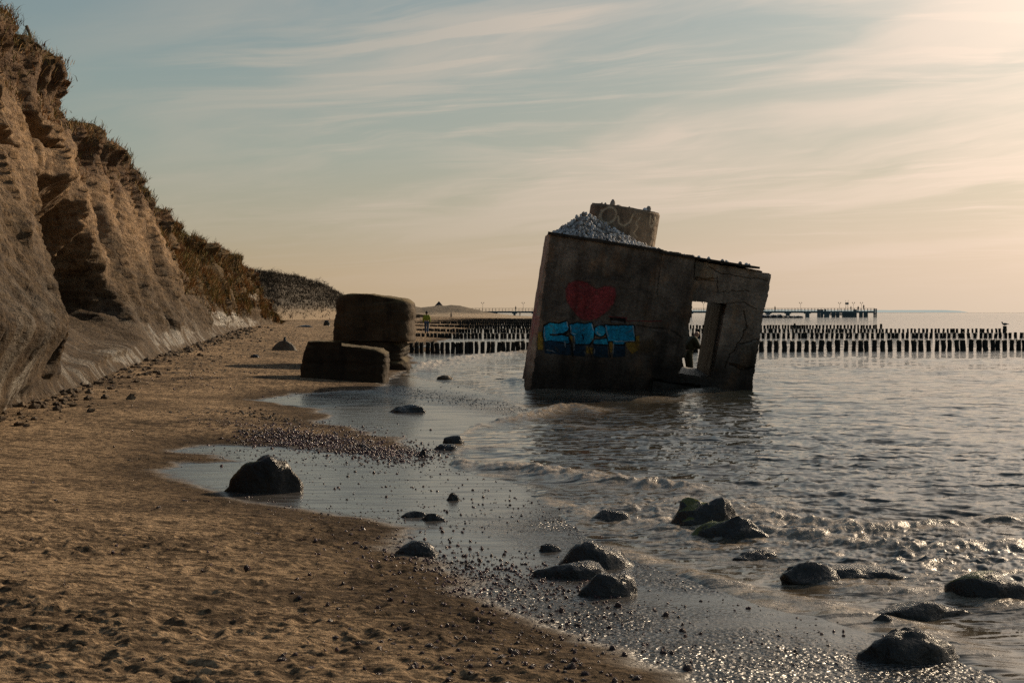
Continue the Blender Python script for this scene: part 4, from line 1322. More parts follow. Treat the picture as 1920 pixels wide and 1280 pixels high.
# pale broken wedges and cracks at the doorway side
def fillp(pts, colr, op=1, soft=1.2):
    P = np.array(pts, float); s = (vpx > P[:, 0].min() - 9) & (vpx < P[:, 0].max() + 9) & (vpy > P[:, 1].min() - 9) & (vpy < P[:, 1].max() + 9)
    sdv = np.full(len(vpx), 99.0); sdv[s] = sdist(vpx[s] + 1.6 * wob[s], vpy[s] + 1.6 * wob[s], P); lay(sdv, colr, op, soft); return sdv
def crack(pts, wdt):
    P = np.array(pts, float); s = (vpx > P[:, 0].min() - 9) & (vpx < P[:, 0].max() + 9) & (vpy > P[:, 1].min() - 9) & (vpy < P[:, 1].max() + 9)
    sdv = np.full(len(vpx), 99.0); sdv[s] = seg_dist(vpx[s] + 4 * wob[s], vpy[s] + 4 * wob[s], P, False) - wdt; return sdv
relief = np.zeros(len(vpx))
w1 = fillp([(1303, 492), (1316, 490), (1340, 514), (1342, 522), (1302, 521)], (.17, .145, .115), .95)
relief -= .05 * np.clip(.5 - w1 / 3, 0, 1)
w2 = fillp([(1388, 646), (1420, 640), (1414, 688), (1400, 690), (1372, 680)], (.14, .12, .10), .85)
relief -= .04 * np.clip(.5 - w2 / 3, 0, 1)
for pts, wd in (([(1397, 585), (1402, 610), (1390, 640), (1370, 668), (1362, 690)], 1.4), ([(1388, 646), (1425, 636)], 1.3), ([(1370, 682), (1395, 694), (1418, 690)], 1.5), ([(1362, 570), (1395, 566), (1420, 580)], .9), ([(1346, 520), (1346, 548), (1405, 545)], .7), ([(1302, 524), (1345, 527)], 1.0), ([(1240, 475), (1232, 560)], .5), ([(1330, 500), (1350, 512), (1440, 526)], 1.0)):
    c_ = crack(pts, wd); k_ = np.clip(.5 - (c_ + .45 * wd) / 1.2, 0, 1)
    relief += .04 * k_; grime_light *= (1 - .45 * k_)[:, None]
# the doorway part stands back a little from the left part
right = ~inside(vpx, vpy, [(800, 300), (1302, 300), (1302, 487), (1299, 565), (1277, 700), (1276, 900), (800, 900)])
relief += .09 * right
g1 = fbm2(vX * 1.1, vZ * .35, 4, 216); g2 = fbm2(vX * 3.5, vZ * .6, 4, 217)
gdark = 1 - .35 * sstep(-.1, .35, g1) - .25 * sstep(0, .4, g2)
lowz = sstep(610, 706, vpy + 18 * g1 + 10 * g2)
board = np.abs(((vZ + .015 * g2) / .24) % 1 - .5); gdark *= 1 - .28 * sstep(.46, .5, board)
gdark *= 1 + .55 * sstep(.12, .4, fbm2(vX * .9 + 7, vZ * .7, 5, 222, .62)) * sstep(560, 470, vpy) 
gdark *= (1 - .75 * lowz)
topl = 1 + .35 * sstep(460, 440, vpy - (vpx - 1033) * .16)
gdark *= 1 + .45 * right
grime_light *= (gdark * topl)[:, None] * np.array([1.0, .96, .93])
gfin = fbm2(vX * 18, vZ * 18, 3, 219, .6); grime_light *= (1 + .5 * gfin)[:, None]
paintc *= (1 + .35 * gfin + .25 * fbm2(vX * 5, vZ * 1.2, 3, 221))[:, None]
rust = sstep(.1, .45, fbm2(vX * 2.2, vZ * 1.2, 4, 218)); grime_light *= (1 + rust[:, None] * np.array([.5, .25, .05]))
grime_light = np.clip(grime_light, .08, 2)
cover *= np.clip(1.0 - .55 * sstep(.15, .5, blot), .3, 1)
sh2 = VX.shape
me = plate("front_wall", mask, xs, zs, 0.0, .55, M_bunk, .012, 220, (paintc, cover, grime_light), 'y', relief.reshape(sh2))
fw = link("front_wall", me, (0, 0, 0), bunker)
tag(fw, "front wall with a red heart and blue lettering")
# --- left wall
ys = np.arange(0, 6.0, .02); zs2 = np.arange(-4.4, .06, .02)
AY, AZ = np.meshgrid((ys[:-1] + ys[1:]) / 2, (zs2[:-1] + zs2[1:]) / 2, indexing='ij')
mk = (AZ < .0 + .03 * fbm2(AY * 3, AZ * 3, 3, 230)) & (AY > .02) & (AY < 5.95)
LY, LZ = np.meshgrid(ys, zs2, indexing='ij'); LY = LY.ravel(); LZ = LZ.ravel()
lp = np.tile(np.array([[.16, .03, .045]]), (len(LY), 1)); ln_ = fbm2(LY * 1.2, LZ * .8, 4, 231)
lc = sstep(.0, .3, ln_ + .25 * np.exp(-((LZ + 2.2) / .6) ** 2) - .1) * sstep(-3.0, -2.2, LZ) * sstep(-1.0, -1.7, LZ) * .8
lg = (3.0 + 1.0 * fbm2(LY * 3, LZ * 1.2, 4, 232))[:, None] * np.array([[1.15, .95, .85]]) * (1 - .7 * sstep(-2.9, -3.5, LZ))[:, None]  # reddish concrete, also lightened to paint sky light onto this side
# left face leans with the block; outer side at x = -0.02
bottom_shift = 0
me = plate("side_wall", mk, ys, zs2, -.035, .5, M_bunk, .014, 233, (lp, lc, np.clip(lg, .1, 4)), 'x')
tag(link("side_wall", me, (0, .0, 0), bunker), "reddish side wall")
# --- core mass behind, right wall of the closed part, back wall, roof
lx1 = BL(1302, 520)[0]; lxr = BL(1430, 600)[0]
def box_part(name, lo, hi, mat, seed, rough=.012, parent=bunker, sub=.09):
    nx, ny, nz = [max(2, int((hi[k] - lo[k]) / sub)) for k in range(3)]
    import bmesh
    bm = bmesh.new(); bmesh.ops.create_cube(bm, size=1)
    bmesh.ops.subdivide_edges(bm, edges=bm.edges[:], cuts=max(4, min(28, max(nx, ny, nz) // 1)), use_grid_fill=True)
    m_ = bpy.data.meshes.new(name); bm.to_mesh(m_); bm.free()
    a = np.empty(len(m_.vertices) * 3, np.float32); m_.vertices.foreach_get("co", a); a = a.reshape(-1, 3)
    lo = np.array(lo); hi = np.array(hi)
    a = (a + .5) * (hi - lo) + lo
    cen = (lo + hi) / 2; dv = (a - cen) / (hi - lo) * 2; dv = np.sign(dv) * (np.abs(dv) > .98)
    n = fbm3(a[:, 0] * 2.5, a[:, 1] * 2.5, a[:, 2] * 2.5, 4, seed, .6)
    a = a - np.abs(dv) * np.sign(dv) * (np.abs(n) * rough * 2)[:, None] - dv * (np.abs(dv).sum(1) > 1.5)[:, None] * rough * 1.2
    m_.vertices.foreach_set("co", a.astype(np.float32).ravel()); m_.materials.append(mat)
    m_.polygons.foreach_set("use_smooth", np.ones(len(m_.polygons), bool)); m_.update(); m_.set_sharp_from_angle(angle=R(40))
    return link(name, m_, (0, 0, 0), parent)
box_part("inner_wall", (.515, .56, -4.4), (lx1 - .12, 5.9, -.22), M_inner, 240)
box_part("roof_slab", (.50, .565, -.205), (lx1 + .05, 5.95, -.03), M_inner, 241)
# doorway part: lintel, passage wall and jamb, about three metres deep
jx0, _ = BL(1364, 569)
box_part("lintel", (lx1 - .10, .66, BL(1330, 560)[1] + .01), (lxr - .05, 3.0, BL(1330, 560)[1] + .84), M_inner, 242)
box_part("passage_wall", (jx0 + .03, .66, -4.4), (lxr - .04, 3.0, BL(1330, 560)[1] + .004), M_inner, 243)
M_base = concrete_mat('wet_foundation', (.014, .012, .010), (.03, .025, .02), (.01, .008, .007), 0, False, .5)
# roof plate edge jutting to the right
pm = MB()
a0 = BL(1238, 472); a1 = BL(1424, 501)
pm.box((a0[0], -.05, a0[1] - .035), (a1[0], 2.4, a0[1] + .012))
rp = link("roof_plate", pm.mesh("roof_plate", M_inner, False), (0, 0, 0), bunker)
pm = MB(); e0 = BL(1031, 440)
pm.box((-.07, -.05, -.03), (BL(1240, 470)[0], .3, .035))
link("roof_edge", box_part("roof_edge_tmp", (-.07, -.05, -.03), (BL(1242, 470)[0], .35, .04), M_inner, 246, .014).data, (0, 0, 0), bunker)
bpy.data.objects.remove(bpy.data.objects["roof_edge_tmp"])
# weathered wooden board standing in the doorway
M_wood, t, b = material("weathered_board")
co = coords(t)
gr_ = t.noise(t.mapping(co, (3, 2.2, .40)), 1.5, 4, .55, .3)
t.link(t.ramp(gr_, [(.42, (.015, .012, .010)), (.56, (.045, .038, .032)), (.70, (.22, .19, .165))]), b.inputs['Base Color'])
b.inputs['Roughness'].default_value = .6
t.link(t.bump(gr_, .5, .015), b.inputs['Normal'])
zt_, zb_ = BL(1345, 570)[1], BL(1322, 712)[1]
jb = box_part("door_board", (jx0 - .045, .60, zb_ - .15), (jx0 + .012, 3.05, zt_ - .004), M_wood, 250, .012)
# foundation slab that the doorway opens onto
s0 = BL(1000, 722); s1 = BL(1336, 712)
box_part("foundation", (BL(1262, 706)[0], .06, s1[1] - 1.2), (s1[0] + .25, 3.2, BL(1310, 706)[1]), M_base, 252, .03)
box_part("foundation_toe", (BL(1215, 730)[0], -.20, s1[1] - 1.4), (BL(1318, 735)[0], .055, BL(1290, 716)[1]), M_base, 253, .06)

# cupola drum on the roof, with scratched writing
drum_Y = 34.6; dl = (drum_Y - YF)
cxl = (BL(1163, 460)[0]) * drum_Y / YF + .02
nA, nH = 420, 110
rad = .845; hD = .93
ang = np.linspace(0, 2 * math.pi, nA, endpoint=False); hz = np.linspace(0, 1, nH)
AA, HH = np.meshgrid(ang, hz, indexing='ij')
rr_ = rad * (1 - .03 * np.exp(-((HH - 1) / .03) ** 2)) + .012 * fbm2(AA * 5, HH * 5, 4, 260) - .05 * sstep(.10, .0, HH) * sstep(-.1, .3, fbm2(AA * 3, HH * 3, 3, 261))
dv_ = np.stack([rr_ * np.cos(AA), rr_ * np.sin(AA), HH * hD], -1)
caps = []
for f in np.linspace(.97, .03, 14):
    n_ = .012 * fbm2(np.cos(ang) * f * 4, np.sin(ang) * f * 4, 3, 262)
    caps.append(np.stack([rad * f * np.cos(ang), rad * f * np.sin(ang), hD + .01 + n_], -1))
dv_ = np.concatenate([dv_, np.stack(caps, 1)], 1)
nH2 = dv_.shape[1]
dq = []
I = np.arange(nA)[:, None] * nH2 + np.arange(nH2 - 1)[None, :]; J = ((np.arange(nA) + 1) % nA)[:, None] * nH2 + np.arange(nH2 - 1)[None, :]
dq = np.stack([I, J, J + 1, I + 1], -1).reshape(-1, 4)
A2 = np.repeat(ang[:, None], nH2, 1).ravel(); H2 = np.concatenate([HH, np.ones((nA, nH2 - nH)) * 1.05], 1).ravel()
sxx = rad * np.cos(A2); front_ = np.sin(A2) < 0
dcov = np.zeros(len(A2)); dpc = np.tile(np.array([[.46, .41, .34]]), (len(A2), 1))
def dz(pts, wd):  # drum scratch points from the enlargement (x 420..955, y 130..480)
    P = [(((x - 688) / 267) * rad, (1 - (y - 150 - (x - 440) * .16) / 275) * hD) for x, y in pts]
    d_ = seg_dist(sxx, H2 * hD, P, False)
    a = np.clip(1 - d_ / wd, 0, 1) * front_ * (H2 < 1)
    np.maximum(dcov, a * .85, out=dcov)
th_ = np.linspace(.3, 6.0, 22)
dz([(555 + 55 * math.cos(a), 240 + 55 * math.sin(a)) for a in th_], .035)
dz([(500, 200), (490, 250), (510, 300), (560, 310), (600, 280), (610, 230)], .03)
dz([(625, 250), (640, 300), (680, 320), (720, 290), (735, 240)], .035)
dz([(790, 260), (765, 300), (785, 330), (760, 370), (790, 400)], .025)
dz([(870, 250), (875, 310), (895, 330), (910, 300), (912, 260)], .03)
dg = (1.5 + .6 * fbm2(A2 * 3, H2 * 2, 4, 263))[:, None] * np.array([[1.05, .95, .82]])
me = mesh_np("cupola", dv_.reshape(-1, 3), dq, None, M_bunk, True, {"cover": dcov}, {"paint": dpc, "grime_light": np.clip(dg, .2, 3)})
me.set_sharp_from_angle(angle=R(45))
tag(link("cupola", me, (cxl, dl, -.02), bunker), "round concrete drum on the roof with scratched letters")

# cobbles heaped on the roof
rg = np.random.default_rng(77)
M_cob2 = rock_material("grey_cobble", (.42, .43, .46), (.70, .70, .72), .75, 0, .3, 14)
M_cob3 = rock_material("brown_cobble", (.24, .215, .20), (.42, .38, .35), .75, 0, .3, 14)
cob = [rock_mesh("roof_cobble", (1, .9, .8), 400 + k, (M_cobble, M_cob2, M_cobble, M_cob3, M_cob2, M_cobble)[k % 6], 3, .14, 7) for k in range(6)]
pkx = BL(1088, 440)[0] + .02
def heap(lx, ly):
    dxl = np.where(lx < pkx, (pkx - lx) / .68, (lx - pkx) / 1.85)
    h_ = .62 * np.clip(1 - dxl, 0, 1) ** 1.1
    return h_ * np.clip((ly + .02) / .75, 0, 1)
hx, hy = np.meshgrid(np.linspace(.02, 3.2, 90), np.linspace(.0, 1.5, 50), indexing='ij')
hzv = heap(hx, hy) - .05 + .02 * fbm2(hx * 9, hy * 9, 2, 78)
core = mesh_np("rubble", np.stack([hx, hy, hzv], -1).reshape(-1, 3), grid_quads(90, 50)[:, ::-1], None, M_cob3, False)
co_ = link("rubble", core, (0, 0, 0)); co_.matrix_world = BM
tag(co_, "packed grit under the cobbles on the bunker roof", "rubble", None, "stuff")
spots_ = []
tries = 0
while len(spots_) < 265 and tries < 20000:
    tries += 1
    lx = .05 + 2.6 * rg.random() ** 1.25; ly = -.0 + .85 * rg.random()
    hgt = float(heap(np.array(lx), np.array(ly)))
    if hgt < .015 and lx < 2.0 and ly > .2: continue
    s = .05 + .07 * rg.random() ** 1.8
    if any((lx - a) ** 2 + (ly - b_) ** 2 + (hgt - c) ** 2 < ((s + d) * .40) ** 2 for a, b_, c, d in spots_): continue
    spots_.append((lx, ly, hgt, s))
for lx in list(np.linspace(1.9, 3.3, 34)) + [3.42, 3.7, 3.98, 4.1, 4.4, 4.62, 4.55]:
    off = 0.012 if lx < BL(1238, 472)[0] else BL(1238, 472)[1] + .012
    zr = .03 if lx < BL(1240, 470)[0] else a0[1] + .012
    spots_.append((lx + rg.normal(0, .02), .05 + .2 * rg.random(), zr, .045 + .05 * rg.random() + (.03 if lx > 3.4 else 0)))
for k, (lx, ly, hgt, s) in enumerate(spots_):
    M_ = BM @ Matrix.Translation((lx, ly, hgt - .25 * s)) @ Matrix.Rotation(rg.random() * 6.28, 4, 'Z') @ Matrix.Rotation(rg.normal(0, .35), 4, 'X') @ Matrix.Diagonal((s, s, s * .95, 1))
    o = link("roof_cobble", cob[k % 6]); o.matrix_world = M_
    if hgt > .05: tag(o, "grey cobble heaped against the drum on the bunker roof", "cobble", "cobbles heaped on the bunker roof")
    else: tag(o, "small cobble lying along the front edge of the bunker roof", "cobble", "cobbles along the bunker roof edge")
for (dx, dy, w_, h_, lb) in [(-.36, -.55, .13, .16, "tallest dark stone standing on the left of the drum on the bunker"), (.52, -.45, .13, .13, "dark block of stone near the right rim of the drum"), (.43, -.5, .12, .08, "pale stone leaning on the dark one near the right rim of the drum"), (-.52, -.4, .07, .06, "small stone left of the tallest one on the drum"), (-.60, -.3, .05, .06, "leftmost tiny stone on the drum"), (-.2, -.5, .16, .05, "low flat stone right of the tallest one on the drum"), (.05, -.5, .06, .05, "lone tiny stone in the middle of the drum top")]:
    o = link("stone", rock_mesh("stone", (w_, w_, h_), 500 + int(dx * 100), M_cob3 if "pale" not in lb else M_cobble, 2, .15, 7)); o.matrix_world = BM @ Matrix.Translation((cxl + dx, dl + dy, hD - .02))
    tag(o, lb, "stone")

# ------------------------------------------------------------------ people
def skin(name, verts, edges, radii, mat, sub=2, root=0):
    me = bpy.data.meshes.new(name); me.from_pydata([tuple(v) for v in verts], edges, [])
    ob = bpy.data.objects.new(name + "_tmp", me); COL.objects.link(ob)
    md = ob.modifiers.new("s", 'SKIN'); md.use_smooth_shade = True
    for i, r in enumerate(radii):
        r = (r, r) if np.isscalar(r) else r
        me.skin_vertices[0].data[i].radius = r; me.skin_vertices[0].data[i].use_root = (i == root)
    sb = ob.modifiers.new("d", 'SUBSURF'); sb.levels = sub; sb.render_levels = sub
    dg = bpy.context.evaluated_depsgraph_get(); dg.update()
    out = bpy.data.meshes.new_from_object(ob.evaluated_get(dg)); out.name = name
    bpy.data.objects.remove(ob); out.materials.clear(); out.materials.append(mat)
    out.polygons.foreach_set("use_smooth", np.ones(len(out.polygons), bool))
    return out


M_skin = simple_mat("skin", (.36, .21, .15), (.42, .25, .18), 8, .6, 0)
M_jacket = simple_mat("lime_jacket", (.20, .23, .015), (.26, .29, .02), 10, .8, .3, 30)
M_dark = simple_mat("dark_cloth", (.012, .012, .014), (.022, .021, .022), 10, .9, .2)
M_jeans = simple_mat("blue_jeans", (.03, .055, .10), (.05, .08, .14), 14, .9, .2)
M_olive = simple_mat("olive_cloth", (.030, .028, .012), (.05, .045, .02), 10, .9, .2)


def person(loc, height, face_rot, label, pose, top_m, leg_m, hair_m, detail=2, group=None, bald=False):
    """pose: dict of joint positions for a 1.75 m figure, x right, y forward, z up"""
    k = height / 1.75
    J = {"pelvis": (0, 0, .95), "chest": (0, .01, 1.30), "neck": (0, .02, 1.48), "head": (0, .05, 1.62), "crown": (0, .03, 1.71),
         "sl": (-.19, 0, 1.42), "el": (-.25, -.02, 1.14), "hl": (-.25, .06, .90), "fl": (-.25, .08, .80),
         "sr": (.19, 0, 1.42), "er": (.25, -.02, 1.14), "hr": (.25, .06, .90), "fr": (.25, .08, .80),
         "ul": (-.10, 0, .90), "kl": (-.10, .05, .50), "al": (-.10, 0, .09), "tl": (-.11, .16, .03),
         "ur": (.10, 0, .90), "kr": (.10, .05, .50), "ar": (.10, 0, .09), "tr": (.11, .16, .03)}
    J.update(pose)
    names = list(J); P = [np.array(J[n]) * k for n in names]; ix = {n: i for i, n in enumerate(names)}
    E = [("pelvis", "chest"), ("chest", "neck"), ("neck", "head"), ("head", "crown"), ("chest", "sl"), ("sl", "el"), ("el", "hl"), ("hl", "fl"), ("chest", "sr"), ("sr", "er"), ("er", "hr"), ("hr", "fr"),
         ("pelvis", "ul"), ("ul", "kl"), ("kl", "al"), ("al", "tl"), ("pelvis", "ur"), ("ur", "kr"), ("kr", "ar"), ("ar", "tr")]
    Rr = {"pelvis": (.15, .11), "chest": (.16, .12), "neck": .055, "head": .088, "crown": .065, "sl": .065, "el": .045, "hl": .035, "fl": .03, "sr": .065, "er": .045, "hr": .035, "fr": .03,
          "ul": .09, "kl": .06, "al": .045, "tl": .035, "ur": .09, "kr": .06, "ar": .045, "tr": .035}
    rad_ = [tuple(np.array(Rr[n]) * k) if isinstance(Rr[n], tuple) else Rr[n] * k for n in names]
    root = empty("person", loc, label, "person", group, (0, 0, face_rot))
    body = link("body", skin("body", P, [(ix[a], ix[b_]) for a, b_ in E], rad_, M_skin, detail), (0, 0, 0), root)

    def cloth(nm, ns, es, grow, mat, r2=None):
        ii = {n: i for i, n in enumerate(ns)}
        rr = []
        for n in ns:
            r = (r2 or {}).get(n, Rr[n])
            rr.append(tuple((np.array(r) + grow) * k) if isinstance(r, tuple) else (r + grow) * k)
        link(nm, skin(nm, [np.array(J[n]) * k for n in ns], [(ii[a], ii[b_]) for a, b_ in es], rr, mat, detail), (0, 0, 0), root)
    cloth("jacket", ["pelvis", "chest", "neck", "sl", "el", "hl", "sr", "er", "hr"], [("pelvis", "chest"), ("chest", "neck"), ("chest", "sl"), ("sl", "el"), ("el", "hl"), ("chest", "sr"), ("sr", "er"), ("er", "hr")], .035, top_m, {"pelvis": (.18, .14), "chest": (.18, .14), "neck": .07})
    cloth("trousers", ["pelvis", "ul", "kl", "al", "ur", "kr", "ar"], [("pelvis", "ul"), ("ul", "kl"), ("kl", "al"), ("pelvis", "ur"), ("ur", "kr"), ("kr", "ar")], .022, leg_m, {"pelvis": (.14, .10)})
    for a, b_ in (("al", "tl"), ("ar", "tr")):
        cloth("shoe", [a, b_], [(a, b_)], .014, M_dark)
    if not bald:
        h = np.array(J["head"]) * k; c = np.array(J["crown"]) * k; d = c - h
        mb = MB(); mb.sphere(h + d * .55 + np.array([0, -.018, .0]) * k, .115 * k, 2, (1, 1.05, 1.02))
        link("hair", mb.mesh("hair", hair_m), (0, 0, 0), root)
    # face: nose and eyes on the front of the head
    h = np.array(J["head"]) * k; f = np.array(J.get("facing", (0, 1, 0)))
    return root


gzp = float(ground_z(-6.6, 109)[0])
pg = at_depth(800, 626, 109)
zf = float(ground_z(pg[0], pg[1])[0])
person((pg[0], 109, pg[2]), 1.72, 0, "person in a lime green jacket and blue jeans walking away beside the groynes",
       {"kl": (-.10, .10, .50), "al": (-.09, .16, .10), "tl": (-.10, .30, .05), "kr": (.09, .02, .50), "ar": (.08, -.20, .12), "tr": (.09, -.08, .03), "hl": (-.27, .10, .92), "hr": (.27, -.04, .90)}, M_jacket, M_jeans, M_dark)
p2 = at_depth(1297, 702, 38.6)
per = person((p2[0] - .10, 38.6, -.16), 1.62, R(-78), "person leaning forward with a camera, half hidden behind the bunker doorway",
             {"pelvis": (0, -.06, .93), "chest": (0, .12, 1.22), "neck": (0, .22, 1.36), "head": (0, .27, 1.46), "crown": (0, .28, 1.55),
              "sl": (-.19, .14, 1.32), "el": (-.24, .24, 1.08), "hl": (-.10, .42, 1.12), "fl": (-.05, .47, 1.14), "sr": (.19, .14, 1.32), "er": (.24, .24, 1.08), "hr": (.10, .42, 1.12), "fr": (.05, .47, 1.14)}, M_olive, M_olive, M_dark, 2, None, True)
# camera held in both hands
mb = MB(); mb.box((-.075, -.03, -.05), (.075, .03, .05)); mb.tube([(0, .03, 0), (0, .11, 0)], .035, 12)
kz = 1.62 / 1.75
cm = link("handheld_camera", mb.mesh("handheld_camera", M_dark, False))
cm.matrix_world = Matrix.Translation((p2[0] - .10, 38.6, -.16)) @ Matrix.Rotation(R(-78), 4, 'Z') @ Matrix.Translation((0, .50 * kz, 1.15 * kz))
tag(cm, "small dark camera held by the person behind the doorway", "camera")

# ------------------------------------------------------------------ groynes
M_post, t, b = material("groyne_timber")
co = coords(t)
g_ = t.noise(t.mapping(co, (9, 9, 1.2)), 2, 5, .6)
po = t.new("ShaderNodeSeparateXYZ"); t.link(co, po.inputs[0])
cpost = t.mix(t.ramp(g_, [(.35, 0.0), (.65, 1.0)]), (.008, .008, .007), (.022, .019, .016))
t.link(t.mix(t.math('MULTIPLY', t.ramp(po.outputs[2], [(.88, 0.0), (.96, 1.0)]), .5), cpost, (.06, .055, .025)), b.inputs['Base Color'])
b.inputs['Roughness'].default_value = .6; b.inputs['Specular IOR Level'].default_value = .25
t.link(t.bump(g_, .6, .02), b.inputs['Normal'])
pvar = []
for k in range(7):
    r_ = np.random.default_rng(600 + k)
    mb = MB(); n = 9
    rings = []
    for j, (z, s) in enumerate([(-1.2, 1.0), (0, 1.0), (.4, .98), (.8, .97), (.96, .95), (1.0, .88)]):
        th = np.arange(n) * 2 * math.pi / n
        rad_ = .5 * s * (1 + .10 * r_.normal(0, 1, n) * (1 if j < 5 else .4))
        zj = z + (.03 * r_.normal(0, 1, n) if j >= 4 else 0)
        rings.append(np.stack([rad_ * np.cos(th), rad_ * np.sin(th), zj + np.zeros(n)], -1))
    v = np.concatenate(rings + [np.array([[0, 0, 1.0]])]); q = []; tr = []
    for j in range(5):
        for i in range(n): q.append((j * n + i, j * n + (i + 1) % n, (j + 1) * n + (i + 1) % n, (j + 1) * n + i))
    for i in range(n): tr.append((5 * n + i, 5 * n + (i + 1) % n, 6 * n))
    mb.add(v, q, tr)
    pvar.append(mb.mesh("groyne_post", M_post, False))
rg = np.random.default_rng(15)
rows = []   # (name, list of (x,y,top,width))
def row(px0, px1, Yl, Yr, top, pitch_px, gap, wfac=.72, tall=None, join=0.0):
    px = px0
    outp = []
    while px < px1:
        Y = np.interp(px, (770, 1920), (Yl, Yr))
        mm = Y / F
        wd = pitch_px * (wfac + .22 * rg.random())
        outp.append((px, Y + rg.normal(0, .12), top + rg.normal(0, .014), wd * mm))
        px += wd + (gap * (.4 + 1.2 * rg.random()) if rg.random() > join else 0.0)
    return outp
HID = (1022, 1396)
def vis(l, lo=HID[0], hi=HID[1], door=(1288, 1340)):
    return [a for a in l if not (lo < a[0] < hi) or door[0] < a[0] < door[1]]
R1 = vis(row(772, 1012, 61.5, 67, .50, 8.5, 2.0, .95, None, .82) + row(1290, 1960, 61.5, 67, .50, 10.8, 4.0, .80, None, .12))
R2 = vis(row(772, 1014, 96, 99, .37, 6.6, 1.7, .95, None, .72) + row(1290, 1960, 96, 99, .37, 7.6, 3.4, .75, None, .18))
R3 = vis(row(772, 1014, 122, 125, .38, 5.4, 1.4, .95, None, .78) + row(1290, 1878, 122, 125, .36, 5.4, 2.6, .75, None, .15))
R4 = vis(row(772, 1014, 153, 156, .44, 4.4, 1.0, .95, None, .85) + row(1290, 1646, 153, 156, .40, 4.6, 2.1, .75, None, .12))
cnt = 0
rest = []
for nm, lst in (("nearest", R1), ("second", R2), ("third", R3), ("fourth", R4)):
    for k, (px, Y, top, wd) in enumerate(lst):
        X = (px - 960) / F * Y
        side = "right of the bunker" if px > 1390 else ("left of the bunker" if px < 1100 else "seen through the bunker doorway")
        if cnt < 292 and not (nm == "fourth" and px < 1100):
            gh = max(0.0, float(ground_z(X, Y)[0]) * .0)
            o = link("groyne_post", pvar[(k * 3 + len(nm)) % 7], (X, Y, 0), None, (rg.normal(0, .02), rg.normal(0, .035), rg.random() * 6))
            o.scale = (wd, wd * .9, top); cnt += 1
            tag(o, f"dark timber post in the {nm} groyne row {side}", "post", f"posts of the {nm} groyne row {side}")
        else: rest.append((X, Y, top, wd))
for Yg_, pxe in ((184, 1010), (214, 1008), (246, 1005), (280, 1000)):
    for (px, Y, top, wd) in row(770, pxe, Yg_ - 2, Yg_ + 2, .55, 3.8 * 180 / Yg_, .6, .95, None, .88):
        rest.append(((px - 960) / F * Y, Y, top, wd))
mb = MB()
vq = np.empty(len(pvar[0].vertices) * 3, np.float32); pvar[0].vertices.foreach_get("co", vq); vq = vq.reshape(-1, 3)
n = 9
q_ = np.array([(j * n + i, j * n + (i + 1) % n, (j + 1) * n + (i + 1) % n, (j + 1) * n + i) for j in range(5) for i in range(n)]); t_ = np.array([(5 * n + i, 5 * n + (i + 1) % n, 6 * n) for i in range(n)])
for (X, Y, top, wd) in rest: mb.add(vq * np.array([wd, wd * .9, top]) + np.array([X, Y, 0]), q_, t_)
tag(link("groyne_row", mb.mesh("groyne_row", M_post, False)), "dense dark rows of far groyne posts left of the bunker", "posts", None, "stuff")
for px, Y, ptop, wpx, lb in ((1490, 154, 606, 4.4, "tall post standing out of the farthest groyne right of the bunker"), (1652, 155, 607, 4.6, "tall end post of the farthest groyne below the pier head"), (1884, 124, 611, 7.5, "tall end post with a gull on it at the right")):
    pt = at_depth(px, ptop, Y)
    o = link("groyne_post", pvar[2], (pt[0], Y, 0)); o.scale = (wpx * Y / F, wpx * Y / F, pt[2]); tag(o, lb, "post")
# low retaining boards of the two nearest groynes on the sand side
pt = at_depth(1884, 611, 124)
M_bird = simple_mat("gull_feather", (.05, .05, .055), (.12, .12, .12), 8, .8, 0)
gull = empty("gull", (pt[0], 124, pt[2] - .015), "gull perched on the tall end post at the right", "bird")
mb = MB(); mb.sphere((0, 0, .18), .12, 3, (1.75, .8, .85)); mb.tube([(-.16, 0, .2), (-.22, 0, .30)], [.06, .05], 8); mb.sphere((-.235, 0, .33), .062, 2, (1.15, .9, .9))
link("body", mb.mesh("body", M_bird), (0, 0, 0), gull)
mb = MB(); mb.tube([(-.29, 0, .325), (-.36, 0, .31)], [.018, .004], 6); link("beak", mb.mesh("beak", M_dark), (0, 0, 0), gull)
mb = MB(); mb.tube([(.12, 0, .20), (.36, 0, .17)], [.07, .02], 6); link("tail", mb.mesh("tail", M_dark), (0, 0, 0), gull)
for s in (-1, 1):
    mb = MB(); mb.tube([(0, .03 * s, .1), (0.01, .035 * s, 0)], [.012, .012], 5); link("leg", mb.mesh("leg", M_dark), (0, 0, 0), gull)

# ------------------------------------------------------------------ far land: wooded hillside, dune, headland
M_hill = simple_mat("hill_scrub", (.030, .024, .016), (.060, .045, .028), .5, .95, .6, 1.5, .6)
nh, nv = 260, 90
hx_px = np.linspace(380, 800, nh)
ridge = np.interp(hx_px, [380, 455, 480, 520, 560, 600, 635, 680, 740, 800], [500, 504, 508, 513, 520, 530, 549, 572, 586, 594])
foot_ = np.interp(hx_px, [380, 800], [602, 597])
hp = []
for i, px in enumerate(hx_px):
    Yb = np.interp(px, [380, 520, 640, 800], [150, 175, 230, 300]); dpt = np.interp(px, [380, 640, 800], [34, 26, 14])
    for j in range(nv):
        tq = j / (nv - 1); Y = Yb + dpt * tq
        py = foot_[i] + (ridge[i] - foot_[i]) * (tq ** .75)
        hp.append(at_depth(px, py, Y))
hp = np.array(hp)
tq = np.tile(np.linspace(0, 1, nv), nh)
hp[:, 1] += -4.0 * fbm2(hp[:, 0] * .12, hp[:, 2] * .08, 4, 270) * np.sin(tq * math.pi)
hp[:, 2] += .35 * fbm2(hp[:, 0] * .5, hp[:, 2] * .5, 4, 271) * sstep(.1, .3, tq)
hn = fbm2(hp[:, 0] * .16, hp[:, 2] * .14, 4, 272)
